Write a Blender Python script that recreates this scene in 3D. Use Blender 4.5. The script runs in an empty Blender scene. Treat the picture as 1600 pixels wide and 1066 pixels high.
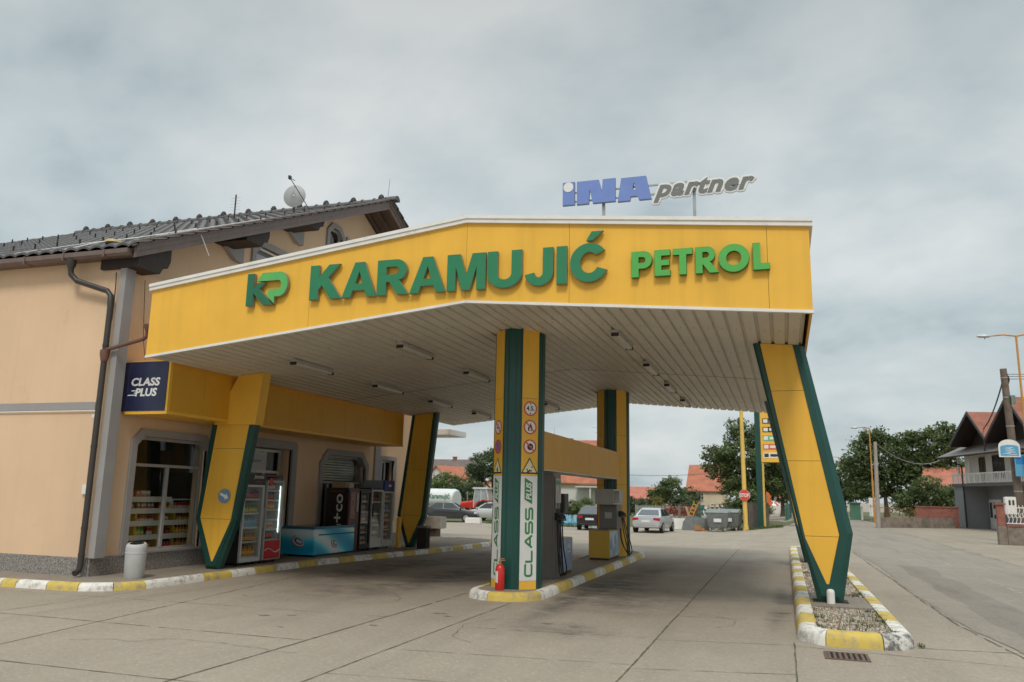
import bpy, bmesh, math, random
from math import radians as R_, sin, cos, pi, sqrt
from mathutils import Vector, Matrix
random.seed(7)
SC = bpy.context.scene
COL = SC.collection
# ------------------------------------------------------------------ camera
cam_d = bpy.data.cameras.new("camera"); cam = bpy.data.objects.new("camera", cam_d); COL.objects.link(cam)
YAW, PITCH, ROLL = .32386, .18789, .020744
fw = Vector((-sin(YAW)*cos(PITCH), cos(YAW)*cos(PITCH), sin(PITCH)))
rt = Vector((cos(YAW), sin(YAW), 0)); up = rt.cross(fw)
Rr = rt*cos(ROLL)+up*sin(ROLL); Uu = up*cos(ROLL)-rt*sin(ROLL)
cm = Matrix((Rr, Uu, -fw)).transposed().to_4x4(); cm.translation = Vector((0, 0, 1.65))
cam.matrix_world = cm
cam_d.sensor_width = 36; cam_d.lens = 1258/1600*36; cam_d.clip_start = .1; cam_d.clip_end = 2000
cam_d.dof.use_dof = True; cam_d.dof.focus_distance = 13; cam_d.dof.aperture_fstop = 2.0
SC.camera = cam
# ------------------------------------------------------------------ light
SUN_EL, SUN_AZ = R_(50), R_(165)          # azimuth clockwise from +Y
W = bpy.data.worlds.new("World"); SC.world = W; W.use_nodes = True
def build_world():
    nt = W.node_tree; N = nt.nodes; Lk = nt.links; N.clear()
    out = N.new('ShaderNodeOutputWorld')
    sky = N.new('ShaderNodeTexSky'); sky.sky_type = 'NISHITA'; sky.sun_disc = False
    sky.sun_elevation = SUN_EL; sky.sun_rotation = SUN_AZ; sky.air_density = 1.2; sky.dust_density = 3
    b1 = N.new('ShaderNodeBackground'); b1.inputs[1].default_value = .07; Lk.new(sky.outputs[0], b1.inputs[0])
    tc = N.new('ShaderNodeTexCoord'); sep = N.new('ShaderNodeSeparateXYZ'); Lk.new(tc.outputs['Generated'], sep.inputs[0])
    def math(op, a, b=None, c=None):
        n = N.new('ShaderNodeMath'); n.operation = op
        for i, x in enumerate((a, b, c)):
            if x is None: continue
            if isinstance(x, (int, float)): n.inputs[i].default_value = x
            else: Lk.new(x, n.inputs[i])
        return n.outputs[0]
    zc = math('MAXIMUM', sep.outputs[2], 0.0)
    den = math('ADD', zc, .42)
    cx = math('DIVIDE', sep.outputs[0], den); cy = math('DIVIDE', sep.outputs[1], den)
    comb = N.new('ShaderNodeCombineXYZ'); Lk.new(cx, comb.inputs[0]); Lk.new(cy, comb.inputs[1])
    mp = N.new('ShaderNodeMapping'); Lk.new(comb.outputs[0], mp.inputs[0]); mp.inputs['Rotation'].default_value = (0, 0, .5); mp.inputs['Scale'].default_value = (1.35, 1.75, 1); mp.inputs['Location'].default_value = (10.96, 6.92, 0)
    n1 = N.new('ShaderNodeTexNoise'); n1.inputs['Scale'].default_value = .95; n1.inputs["Detail"].default_value = 5; n1.inputs['Roughness'].default_value = .5; n1.inputs['Distortion'].default_value = .25
    n2 = N.new('ShaderNodeTexNoise'); n2.inputs['Scale'].default_value = 2.4; n2.inputs['Detail'].default_value = 6; n2.inputs['Roughness'].default_value = .55
    Lk.new(mp.outputs[0], n1.inputs[0]); Lk.new(mp.outputs[0], n2.inputs[0])
    mix = math('ADD', math('MULTIPLY', n1.outputs[0], .70), math('MULTIPLY', n2.outputs[0], .30))
    ramp = N.new('ShaderNodeValToRGB'); Lk.new(mix, ramp.inputs[0])
    e = ramp.color_ramp.elements
    e[0].position = .36; e[0].color = (.27, .35, .385, 1)
    e[1].position = .61; e[1].color = (.70, .73, .725, 1)
    m = e.new(.475); m.color = (.50, .57, .59, 1)
    # real overcast skies grow brighter towards the zenith
    r2 = N.new('ShaderNodeMapRange'); Lk.new(sep.outputs[2], r2.inputs[0]); r2.interpolation_type = 'SMOOTHSTEP'
    r2.inputs[1].default_value = .64; r2.inputs[2].default_value = .95; r2.inputs[3].default_value = 1.0; r2.inputs[4].default_value = 4.2
    # the cloud deck is thicker (greyer) above the first thirty degrees
    r3 = N.new('ShaderNodeMapRange'); Lk.new(sep.outputs[2], r3.inputs[0]); r3.interpolation_type = 'SMOOTHSTEP'
    r3.inputs[1].default_value = .30; r3.inputs[2].default_value = .62; r3.inputs[3].default_value = 1.0; r3.inputs[4].default_value = .80
    dk = N.new('ShaderNodeVectorMath'); dk.operation = 'SCALE'; Lk.new(ramp.outputs[0], dk.inputs[0]); Lk.new(r3.outputs[0], dk.inputs['Scale'])
    b2 = N.new('ShaderNodeBackground'); Lk.new(dk.outputs[0], b2.inputs[0]); Lk.new(r2.outputs[0], b2.inputs[1])
    ms = N.new('ShaderNodeMixShader'); ms.inputs[0].default_value = .88
    Lk.new(b1.outputs[0], ms.inputs[1]); Lk.new(b2.outputs[0], ms.inputs[2]); Lk.new(ms.outputs[0], out.inputs[0])
build_world()
sd = bpy.data.lights.new("sun", 'SUN'); sd.energy = 1.5; sd.angle = R_(14); sd.color = (1, .94, .86)
so = bpy.data.objects.new("sun", sd); COL.objects.link(so)
sdir = Vector((sin(SUN_AZ)*cos(SUN_EL), cos(SUN_AZ)*cos(SUN_EL), sin(SUN_EL)))
so.rotation_euler = sdir.to_track_quat('Z', 'Y').to_euler(); so.location = (0, -10, 30)
SC.view_settings.view_transform = 'Standard'; SC.view_settings.look = 'None'
SC.view_settings.exposure = 0.18; SC.view_settings.gamma = 1
# ------------------------------------------------------------------ materials
MATS = {}
def pm(name, col, rough=.6, var=.12, scale=4, bump=0, bscale=60, metal=0, spec=.5, coat=0, emit=None, dirt=None, streak=0):
    """procedural painted / plastered / metal surface: tone mottling, optional dirt, vertical rain streaks and bump"""
    if name in MATS: return MATS[name]
    m = bpy.data.materials.new(name); m.use_nodes = True; nt = m.node_tree; N = nt.nodes; Lk = nt.links
    b = N['Principled BSDF']; b.inputs['Roughness'].default_value = rough; b.inputs['Metallic'].default_value = metal
    b.inputs['Specular IOR Level'].default_value = spec; b.inputs['Coat Weight'].default_value = coat
    geo = N.new('ShaderNodeNewGeometry')
    nz = N.new('ShaderNodeTexNoise'); nz.inputs['Scale'].default_value = scale; nz.inputs['Detail'].default_value = 5; nz.inputs['Roughness'].default_value = .6
    Lk.new(geo.outputs['Position'], nz.inputs[0])
    mr = N.new('ShaderNodeMapRange'); Lk.new(nz.outputs[0], mr.inputs[0]); mr.inputs[1].default_value = .3; mr.inputs[2].default_value = .7
    mr.inputs[3].default_value = 1-var; mr.inputs[4].default_value = 1+var
    vm = N.new('ShaderNodeVectorMath'); vm.operation = 'SCALE'; vm.inputs[0].default_value = col[:3]; Lk.new(mr.outputs[0], vm.inputs['Scale'])
    last = vm.outputs[0]
    if streak:
        mp = N.new('ShaderNodeMapping'); mp.inputs['Scale'].default_value = (9, 9, .35); Lk.new(geo.outputs['Position'], mp.inputs[0])
        n3 = N.new('ShaderNodeTexNoise'); n3.inputs['Scale'].default_value = 1; n3.inputs['Detail'].default_value = 3; Lk.new(mp.outputs[0], n3.inputs[0])
        m3 = N.new('ShaderNodeMapRange'); Lk.new(n3.outputs[0], m3.inputs[0]); m3.inputs[1].default_value = .5; m3.inputs[2].default_value = .75; m3.inputs[3].default_value = 1; m3.inputs[4].default_value = 1-streak
        v3 = N.new('ShaderNodeVectorMath'); v3.operation = 'SCALE'; Lk.new(last, v3.inputs[0]); Lk.new(m3.outputs[0], v3.inputs['Scale']); last = v3.outputs[0]
    if dirt:
        n4 = N.new('ShaderNodeTexNoise'); n4.inputs['Scale'].default_value = dirt[1]; n4.inputs['Detail'].default_value = 8; n4.inputs['Roughness'].default_value = .7; Lk.new(geo.outputs['Position'], n4.inputs[0])
        m4 = N.new('ShaderNodeMapRange'); Lk.new(n4.outputs[0], m4.inputs[0]); m4.inputs[1].default_value = dirt[2]; m4.inputs[2].default_value = dirt[2]+.12; m4.inputs[4].default_value = dirt[3]
        mx = N.new('ShaderNodeMix'); mx.data_type = 'RGBA'; Lk.new(m4.outputs[0], mx.inputs[0]); Lk.new(last, mx.inputs[6]); mx.inputs[7].default_value = (*dirt[0], 1); last = mx.outputs[2]
    Lk.new(last, b.inputs['Base Color'])
    if bump:
        n2 = N.new('ShaderNodeTexNoise'); n2.inputs['Scale'].default_value = bscale; n2.inputs['Detail'].default_value = 4; Lk.new(geo.outputs['Position'], n2.inputs[0])
        bp = N.new('ShaderNodeBump'); bp.inputs['Strength'].default_value = bump; bp.inputs['Distance'].default_value = .01; Lk.new(n2.outputs[0], bp.inputs['Height']); Lk.new(bp.outputs[0], b.inputs['Normal'])
    if emit:
        b.inputs['Emission Color'].default_value = (*emit[0], 1); b.inputs['Emission Strength'].default_value = emit[1]
    MATS[name] = m; return m
def glass(name, tint=(.8, .9, .88), alpha=.25, rough=.03):
    if name in MATS: return MATS[name]
    m = bpy.data.materials.new(name); m.use_nodes = True; nt = m.node_tree; N = nt.nodes; Lk = nt.links; N.clear()
    o = N.new('ShaderNodeOutputMaterial'); t = N.new('ShaderNodeBsdfTransparent'); t.inputs[0].default_value = (*tint, 1)
    g = N.new('ShaderNodeBsdfGlossy'); g.inputs['Roughness'].default_value = rough
    # Schlick reflectance from the facing angle, the same from both sides of the pane
    lw = N.new('ShaderNodeLayerWeight'); lw.inputs[0].default_value = .5
    pw = N.new('ShaderNodeMath'); pw.operation = 'POWER'; pw.inputs[1].default_value = 4.0; Lk.new(lw.outputs['Facing'], pw.inputs[0])
    a = N.new('ShaderNodeMath'); a.operation = 'MULTIPLY_ADD'; a.inputs[1].default_value = .9; a.inputs[2].default_value = .05+alpha; Lk.new(pw.outputs[0], a.inputs[0])
    mx = N.new('ShaderNodeMixShader'); Lk.new(a.outputs[0], mx.inputs[0]); Lk.new(t.outputs[0], mx.inputs[1]); Lk.new(g.outputs[0], mx.inputs[2]); Lk.new(mx.outputs[0], o.inputs[0])
    MATS[name] = m; return m
YEL = pm('yellow_panel', (.82, .46, .055), .42, .06, 1.1, spec=.4, streak=.08, bump=.12, bscale=2.2)
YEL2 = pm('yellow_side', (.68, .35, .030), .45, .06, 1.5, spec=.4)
GRN = pm('dark_green_metal', (.007, .060, .048), .38, .12, 2, spec=.5)
LGR = pm('letter_green', (.022, .195, .085), .4, .05, 5)
LGR2 = pm('letter_light_green', (.085, .40, .075), .4, .05, 5)
LSIDE = pm('letter_side', (.22, .22, .16), .5, .1, 8)
WHT = pm('white_paint', (.74, .72, .68), .5, .06, 4, dirt=((.42, .40, .36), 3, .6, .6))
SOF = pm('soffit_sheet', (.60, .545, .455), .5, .07, 1.2, dirt=((.33, .28, .22), 2.2, .6, .5))
WALL = pm('peach_plaster', (.71, .50, .325), .85, .07, .45, bump=.4, bscale=120, streak=.035, dirt=((.50, .33, .20), 1.3, .60, .40))
GREYT = pm('grey_trim_plaster', (.31, .295, .29), .8, .07, 2, bump=.15, bscale=160)
BRN = pm('brown_sheet', (.165, .118, .102), .5, .12, 5, streak=.15)
DRK = pm('dark_timber', (.030, .020, .016), .7, .25, 6)
BLK = pm('black_plastic', (.014, .014, .015), .45, .2, 8)
STEEL = pm('galvanised_steel', (.38, .39, .38), .42, .15, 9, metal=.7)
ALU = pm('grey_aluminium', (.50, .49, .47), .45, .08, 8, metal=.35)
CONC = pm('kerb_concrete', (.40, .37, .32), .9, .15, 6, bump=.3, bscale=90)
RED = pm('red_paint', (.55, .018, .014), .35, .06, 5, coat=.3)
GLASS = glass('window_glass', (.86, .90, .88), .0); DGLASS = glass('dark_glass', (.16, .19, .19), .03)
# ------------------------------------------------------------------ mesh builder
class MB:
    def __init__(s): s.v = []; s.f = []; s.m = []
    def add(s, vs, fs, mi=0, M=None):
        o = len(s.v)
        s.v += [tuple(M @ Vector(p)) if M else tuple(p) for p in vs]
        s.f += [tuple(i+o for i in f) for f in fs]; s.m += [mi]*len(fs); return s
    def box(s, x0, x1, y0, y1, z0, z1, mi=0, M=None):
        vs = [(x, y, z) for z in (z0, z1) for y in (y0, y1) for x in (x0, x1)]
        return s.add(vs, [(0, 2, 3, 1), (4, 5, 7, 6), (0, 1, 5, 4), (2, 6, 7, 3), (0, 4, 6, 2), (1, 3, 7, 5)], mi, M)
    def prism(s, pts, ax, a, b, mi=0, M=None, capmi=None):
        P = {'X': lambda u, w, t: (t, u, w), 'Y': lambda u, w, t: (u, t, w), 'Z': lambda u, w, t: (u, w, t)}[ax]
        n = len(pts); vs = [P(u, w, a) for u, w in pts]+[P(u, w, b) for u, w in pts]
        s.add(vs, [(i, (i+1) % n, n+(i+1) % n, n+i) for i in range(n)], mi, M)
        return s.add(vs, [tuple(range(n-1, -1, -1)), tuple(range(n, 2*n))], mi if capmi is None else capmi, M)
    def cyl(s, p0, p1, r0, r1=None, n=12, mi=0, M=None):
        return s.tube([p0, p1], [r0, r0 if r1 is None else r1], n, mi, M)
    def tube(s, pts, r, n=8, mi=0, M=None, cap=True):
        pts = [Vector(p) for p in pts]; k = len(pts)
        rs = r if isinstance(r, (list, tuple)) else [r]*k
        vs = []; ref = None
        for i, p in enumerate(pts):
            d = (pts[min(i+1, k-1)]-pts[max(i-1, 0)]).normalized()
            if ref is None: ref = Vector((0, 0, 1)) if abs(d.z) < .9 else Vector((1, 0, 0))
            a = (ref-d*ref.dot(d)).normalized(); ref = a; b = d.cross(a)
            vs += [p+(a*cos(2*pi*j/n)+b*sin(2*pi*j/n))*rs[i] for j in range(n)]
        fs = [(i*n+j, i*n+(j+1) % n, (i+1)*n+(j+1) % n, (i+1)*n+j) for i in range(k-1) for j in range(n)]
        if cap: fs += [tuple(range(n-1, -1, -1)), tuple((k-1)*n+j for j in range(n))]
        return s.add(vs, fs, mi, M)
    def lathe(s, c, prof, n=16, mi=0, M=None, sx=1, sy=1):
        vs = []; k = len(prof)
        for r, z in prof: vs += [(c[0]+r*cos(2*pi*j/n)*sx, c[1]+r*sin(2*pi*j/n)*sy, c[2]+z) for j in range(n)]
        fs = [(i*n+j, i*n+(j+1) % n, (i+1)*n+(j+1) % n, (i+1)*n+j) for i in range(k-1) for j in range(n)]
        fs += [tuple(range(n-1, -1, -1)), tuple((k-1)*n+j for j in range(n))]
        return s.add(vs, fs, mi, M)
    def quad(s, a, b, c, d, mi=0): return s.add([a, b, c, d], [(0, 1, 2, 3)], mi)
    def loft(s, rings, mi=0, M=None, cap=True):
        n = len(rings[0]); k = len(rings); vs = [p for r in rings for p in r]
        fs = [(i*n+j, i*n+(j+1) % n, (i+1)*n+(j+1) % n, (i+1)*n+j) for i in range(k-1) for j in range(n)]
        if cap: fs += [tuple(range(n-1, -1, -1)), tuple((k-1)*n+j for j in range(n))]
        return s.add(vs, fs, mi, M)
OFF = {}
def setp(o, label=None, cat=None, group=None, kind=None):
    if label: o['label'] = label
    if cat: o['category'] = cat
    if group: o['group'] = group
    if kind: o['kind'] = kind
    return o
def thing(name, label, cat, loc=(0, 0, 0), rotz=0, group=None, world=False):
    o = bpy.data.objects.new(name, None); COL.objects.link(o); o.empty_display_size = .2
    o.location = loc; o.rotation_euler = (0, 0, rotz)
    if world: OFF[o.name] = Vector(loc)
    return setp(o, label, cat, group)
def part(name, mb, mats, parent=None, label=None, bevel=0, seg=2, smooth=35, kind=None, recalc=True):
    me = bpy.data.meshes.new(name)
    if not isinstance(mats, (list, tuple)): mats = [mats]
    off = OFF.get(parent.name) if parent else None
    vs = mb.v if off is None else [(x-off[0], y-off[1], z-off[2]) for x, y, z in mb.v]
    me.from_pydata(vs, [], mb.f)
    for m in mats: me.materials.append(m)
    if any(mb.m): me.polygons.foreach_set('material_index', mb.m)
    if recalc or bevel:
        bm = bmesh.new(); bm.from_mesh(me)
        if recalc: bmesh.ops.recalc_face_normals(bm, faces=bm.faces[:])
        if bevel:
            ed = [e for e in bm.edges if len(e.link_faces) == 2 and e.calc_face_angle(0) > .5]
            bmesh.ops.bevel(bm, geom=ed, offset=bevel, segments=seg, affect='EDGES', clamp_overlap=True)
        bm.to_mesh(me); bm.free()
    if smooth:
        me.polygons.foreach_set('use_smooth', [True]*len(me.polygons)); me.set_sharp_from_angle(angle=R_(smooth))
    me.update()
    o = bpy.data.objects.new(name, me); COL.objects.link(o)
    if parent:
        o.parent = parent
        if off is not None: OFF[o.name] = off
    if label: o['label'] = label
    if kind: o['kind'] = kind
    return o
def leafm(name, col):
    m = pm(name, col, .6, .3, .9); nt = m.node_tree; N = nt.nodes; b = N['Principled BSDF']; o = N['Material Output']
    tr = N.new('ShaderNodeBsdfTranslucent'); nt.links.new(b.inputs['Base Color'].links[0].from_socket, tr.inputs[0])
    mx = N.new('ShaderNodeMixShader'); mx.inputs[0].default_value = .35; nt.links.new(b.outputs[0], mx.inputs[1]); nt.links.new(tr.outputs[0], mx.inputs[2]); nt.links.new(mx.outputs[0], o.inputs[0]); return m
def solo(name, mb, mats, label, cat, group=None, origin=None, **k):
    o = part(name, mb, mats, None, **k)
    if origin is not None:
        o.data.transform(Matrix.Translation(-Vector(origin))); o.location = origin
    return setp(o, label, cat, group)
def struct(name, mb, mats, **k): return part(name, mb, mats, None, kind=k.pop('kind', 'structure'), **k)
def dup(root, loc, rotz=None, label=None, group=None, scale=None):
    def cp(o, par):
        c = o.copy(); COL.objects.link(c)
        if par: c.parent = par
        for ch in [x for x in bpy.data.objects if x.parent == o]: cp(ch, c)
        return c
    r = cp(root, None); r.location = loc
    if rotz is not None: r.rotation_euler = (0, 0, rotz)
    if scale: r.scale = scale
    if label: r['label'] = label
    if group: r['group'] = group
    return r
# ------------------------------------------------------------------ outlines and lettering
def curve_mesh(contours, depth):
    """filled 2D outline with holes, extruded; returns (verts, faces) in xy, z = 0..depth"""
    cu = bpy.data.curves.new('c', 'CURVE'); cu.dimensions = '2D'; cu.fill_mode = 'BOTH'; cu.extrude = depth/2
    for c in contours:
        sp = cu.splines.new('POLY'); sp.points.add(len(c)-1); sp.use_cyclic_u = True
        for p, q in zip(sp.points, c): p.co = (q[0], q[1], 0, 1)
    return _grab(cu, depth)
def _grab(cu, depth):
    o = bpy.data.objects.new('c', cu); COL.objects.link(o)
    dg = bpy.context.evaluated_depsgraph_get(); me = bpy.data.meshes.new_from_object(o.evaluated_get(dg))
    vs = [(v.co.x, v.co.y, v.co.z+depth/2) for v in me.vertices]; fs = [tuple(p.vertices) for p in me.polygons]
    bpy.data.objects.remove(o); bpy.data.curves.remove(cu); bpy.data.meshes.remove(me)
    return vs, fs
def text_mesh(s, depth=.01, bold=0, shear=0, space=1.0):
    cu = bpy.data.curves.new('t', 'FONT'); cu.body = s; cu.size = 1; cu.extrude = depth/2; cu.offset = bold; cu.shear = shear; cu.space_character = space
    cu.resolution_u = 3
    return _grab(cu, depth)
def place(vs, o, u, w, width=None, height=None, bbox=None):
    """fit xy outline to width x height, lay it with lower-left corner at o, along u (right) and w (up); depth along u x w"""
    o, u, w = Vector(o), Vector(u).normalized(), Vector(w).normalized(); n = u.cross(w)
    xs = [v[0] for v in vs]; ys = [v[1] for v in vs]; b = bbox or (min(xs), min(ys), max(xs), max(ys))
    sx = width/(b[2]-b[0]) if width else None; sy = height/(b[3]-b[1]) if height else None
    sx = sx or sy; sy = sy or sx
    return [o+u*((x-b[0])*sx)+w*((y-b[1])*sy)+n*z for x, y, z in vs]
def put_text(mb, s, o, u, w, width=None, height=None, depth=.004, bold=0, shear=0, mi=0, space=1.0):
    vs, fs = text_mesh(s, depth, bold, shear, space); mb.add(place(vs, o, u, w, width, height), fs, mi)
def put_shape(mb, cont, o, u, w, width=None, height=None, depth=.004, mi=0, bbox=None):
    vs, fs = curve_mesh(cont, depth); mb.add(place(vs, o, u, w, width, height, bbox), fs, mi)
def arc(cx, cy, rx, ry, a0, a1, n=14):
    return [(cx+rx*cos(R_(a0+(a1-a0)*i/n)), cy+ry*sin(R_(a0+(a1-a0)*i/n))) for i in range(n+1)]
GL = {
 'K': [[(0, 0), (.27, 0), (.27, .28), (.385, .41), (.66, 0), (1.0, 0), (.575, .625), (.93, 1), (.59, 1), (.27, .635), (.27, 1), (0, 1)]],
 'A': [[(0, 0), (.275, 0), (.345, .19), (.735, .19), (.805, 0), (1.08, 0), (.69, 1), (.39, 1)], [(.42, .385), (.66, .385), (.54, .745)]],
 'R': [[(0, 0), (.27, 0), (.27, .37), (.37, .37), (.62, 0), (.94, 0), (.65, .42)]+arc(.565, .695, .31, .305, -60, 90, 12)+[(0, 1)], [(.27, .575), (.52, .575)]+arc(.53, .69, .115, .11, -85, 85, 8)+[(.52, .80), (.27, .80)]],
 'M': [[(0, 0), (.245, 0), (.245, .66), (.43, 0), (.66, 0), (.845, .66), (.845, 0), (1.09, 0), (1.09, 1), (.72, 1), (.545, .40), (.37, 1), (0, 1)]],
 'U': [[(0, 1)]+arc(.46, .38, .46, .39, 180, 360, 18)+[(.92, 1), (.65, 1)]+arc(.46, .38, .19, .165, 360, 180, 12)+[(.27, 1)]],
 'J': [[(.49, 1), (.76, 1)]+arc(.38, .34, .38, .35, 0, -172, 18)+[(.255, .345)]+arc(.375, .345, .115, .135, 185, 360, 10)],
 'I': [[(0, 0), (.275, 0), (.275, 1), (0, 1)]],
 'C': [arc(.5, .5, .5, .52, 37, 335, 30)+[(.70, .365)]+arc(.5, .5, .235, .285, 325, 42, 22)+[(.67, .70)], [(.42, 1.09), (.585, 1.09), (.86, 1.33), (.56, 1.33)]],
 'P': [[(0, 0), (.27, 0), (.27, .33), (.42, .33)]+arc(.46, .665, .33, .335, -90, 90, 14)+[(0, 1)], [(.27, .55), (.42, .55)]+arc(.43, .665, .115, .115, -85, 85, 8)+[(.27, .78)]],
 'E': [[(0, 0), (.62, 0), (.62, .22), (.27, .22), (.27, .40), (.59, .40), (.59, .61), (.27, .61), (.27, .78), (.62, .78), (.62, 1), (0, 1)]],
 'T': [[(.24, 0), (.51, 0), (.51, .77), (.75, .77), (.75, 1), (0, 1), (0, .77), (.24, .77)]],
 'Rf': [[(0, 0), (.27, 0), (.27, .36), (.54, 0), (.90, 0), (.56, .43)]+arc(.47, .705, .30, .295, -55, 90, 12)+[(0, 1)], [(.27, .58), (.41, .58)]+arc(.42, .695, .115, .11, -85, 85, 8)+[(.27, .80)]],
 'O': [arc(.54, .5, .54, .53, 0, 350, 35), arc(.54, .5, .27, .275, 0, 345, 23)],
 'L': [[(0, 0), (.60, 0), (.60, .23), (.27, .23), (.27, 1), (0, 1)]],
 'Nf': [[(0, 0), (.53, 0), (.57, .62), (.71, 0), (1.7, 0), (1.7, 1), (1.15, 1), (1.12, .44), (.97, 1), (0, 1)]],
 'Af': [[(0, 0), (.53, 0), (.56, .17), (.84, .17), (.92, 0), (1.45, 0), (1.23, 1), (.15, 1)], [(.63, .46), (.79, .46), (.71, .77)]],
}
KPK = [[(0, 0), (.28, 0), (.28, .39), (.70, 0), (1.105, 0), (.526, .51), (.737, .70), (.44, .70), (.28, .53), (.28, 1), (0, 1)]]
KPP = [[(.42, .745), (.614, 1), (1.33, 1)]+arc(1.33, .62, .337, .38, 90, -90, 16)+[(1.158, .239), (1.158, .02), (.90, .25), (.90, .474), (1.30, .474)]+arc(1.31, .61, .10, .13, -90, 90, 8)+[(1.30, .745)]]
# ------------------------------------------------------------------ ground
def sstep(a, b, x): t = min(1, max(0, (x-a)/(b-a))); return t*t*(3-2*t)
def gz(x, y): return -.42*sstep(26, 46, y)*(1-sstep(-4, 1.5, x))
def ground_mat(name, col, col2, stains=(), bump=.25, rough=.85, lanes=False):
    m = bpy.data.materials.new(name); m.use_nodes = True; nt = m.node_tree; N = nt.nodes; Lk = nt.links; b = N['Principled BSDF']
    b.inputs['Specular IOR Level'].default_value = .35
    geo = N.new('ShaderNodeNewGeometry'); pos = geo.outputs['Position']
    def noise(sc, det=5, ro=.6, vec=None, dist=0):
        n = N.new('ShaderNodeTexNoise'); n.inputs['Scale'].default_value = sc; n.inputs['Detail'].default_value = det; n.inputs['Roughness'].default_value = ro; n.inputs['Distortion'].default_value = dist
        Lk.new(vec or pos, n.inputs[0]); return n.outputs[0]
    def rng(x, a, c, lo, hi):
        n = N.new('ShaderNodeMapRange'); Lk.new(x, n.inputs[0]); n.inputs[1].default_value = a; n.inputs[2].default_value = c; n.inputs[3].default_value = lo; n.inputs[4].default_value = hi; return n.outputs[0]
    def mul(a, c):
        n = N.new('ShaderNodeMath'); n.operation = 'MULTIPLY'; n.use_clamp = True
        for i, x in enumerate((a, c)):
            if isinstance(x, float): n.inputs[i].default_value = x
            else: Lk.new(x, n.inputs[i])
        return n.outputs[0]
    def mixc(f, a, c):
        n = N.new('ShaderNodeMix'); n.data_type = 'RGBA'; Lk.new(f, n.inputs[0])
        for i, x in ((6, a), (7, c)):
            if isinstance(x, tuple): n.inputs[i].default_value = (*x, 1)
            else: Lk.new(x, n.inputs[i])
        return n.outputs[2]
    c = mixc(rng(noise(.35, 6, .62), .33, .68, 0, 1), col, col2)
    mp = N.new('ShaderNodeMapping'); mp.inputs['Scale'].default_value = (1.6, .16, 1); Lk.new(pos, mp.inputs[0])
    c = mixc(rng(noise(1, 5, .6, mp.outputs[0], .4), .48, .72, 0, .55), c, tuple(x*.58 for x in col))       # tyre-darkened lanes along the drive
    c = mixc(rng(noise(3.2, 8, .7), .57, .70, 0, .35), c, tuple(x*.55 for x in col))
    c = mixc(rng(noise(1.3, 8, .7), .60, .68, 0, .30), c, tuple(min(1, x*1.35) for x in col))               # pale scuffs
    c = mixc(rng(noise(42, 3, .75), .54, .66, 0, .55), c, tuple(x*.6 for x in col))                             # speckle
    c = mixc(rng(noise(160, 2, .6), .3, .7, .0, .30), c, tuple(x*.7 for x in col))
    c = mixc(rng(noise(9, 6, .78), .47, .66, 0, .42), c, tuple(x*.6 for x in col))
    c = mixc(rng(noise(22, 4, .78), .55, .63, 0, .55), c, tuple(min(1, x*1.45) for x in col))                  # exposed pale aggregate
    if lanes:
        sp = N.new('ShaderNodeSeparateXYZ'); Lk.new(pos, sp.inputs[0]); rp_ = N.new('ShaderNodeValToRGB'); rp_.color_ramp.interpolation = 'CONSTANT'; el = rp_.color_ramp.elements
        el[0].position = 0; el[0].color = (.5, .5, .5, 1); el[1].position = (.05+14)/18; el[1].color = (.35, .35, .35, 1)
        for xj, v in ((-9.86, .3), (-7.7, .55), (-5.12, .42), (-4.06, .25), (-1.5, .62)): q = el.new((xj+14)/18); q.color = (v, v, v, 1)
        Lk.new(rng(sp.outputs[0], -14, 4, 0, 1), rp_.inputs[0]); c = mixc(mul(rp_.outputs[0], .32), c, tuple(x*.62 for x in col))
    for (cx, cy, rx, ry, st) in stains:
        mp = N.new('ShaderNodeMapping'); mp.vector_type = 'TEXTURE'; mp.inputs['Location'].default_value = (cx, cy, 0); mp.inputs['Scale'].default_value = (rx, ry, 100); Lk.new(pos, mp.inputs[0])
        ln = N.new('ShaderNodeVectorMath'); ln.operation = 'LENGTH'; Lk.new(mp.outputs[0], ln.inputs[0])
        f = mul(rng(ln.outputs['Value'], 1.0, .25, 0, 1), rng(noise(1.9, 8, .72), .36, .60, .1, 1))
        c = mixc(mul(f, float(st)), c, (.045, .040, .035))
    Lk.new(c, b.inputs['Base Color']); Lk.new(rng(noise(.8, 4), .3, .7, rough-.2, rough+.05), b.inputs['Roughness'])
    bp = N.new('ShaderNodeBump'); bp.inputs['Strength'].default_value = bump; bp.inputs['Distance'].default_value = .012; Lk.new(noise(70, 5, .7), bp.inputs['Height']); Lk.new(bp.outputs[0], b.inputs['Normal'])
    return m
APRON = ground_mat('concrete_apron', lanes=True, bump=.45, col=(.375, .318, .25), col2=(.285, .24, .185), stains=[(-3.1, 15.2, .9, 4.2, .85), (-3.35, 12.6, .35, 3.5, .6), (-2.2, 13.5, 1.0, 2.2, .55), (-3.0, 19.5, .7, 3, .6), (-6.4, 15.8, .9, 4.5, .8), (-7.2, 13.0, 1.2, 2.5, .5), (-8.4, 16.2, 1.0, 4.5, .75), (-2.6, 10.2, .8, .8, .5), (-5.6, 19.5, .8, 3, .6), (-.15, 12.5, .2, 1.4, .55), (-.1, 15.5, .18, 2, .5), (-7.6, 20.0, 1.6, 3.5, .6)])
ASPH = ground_mat('road_asphalt', (.262, .225, .182), (.312, .27, .22), bump=.5)
DIRT = ground_mat('dirt_shoulder', (.335, .285, .22), (.26, .215, .165), bump=.6)
def axis_pts(rs):
    out = []
    for a, b, st in rs:
        n = max(1, round((b-a)/st)); out += [a+(b-a)*i/n for i in range(n)]
    return out+[rs[-1][1]]
xs = axis_pts([(-400, -60, 40), (-60, -14, 4), (-14, 8, 1), (8, 60, 6), (60, 400, 50)])
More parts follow.
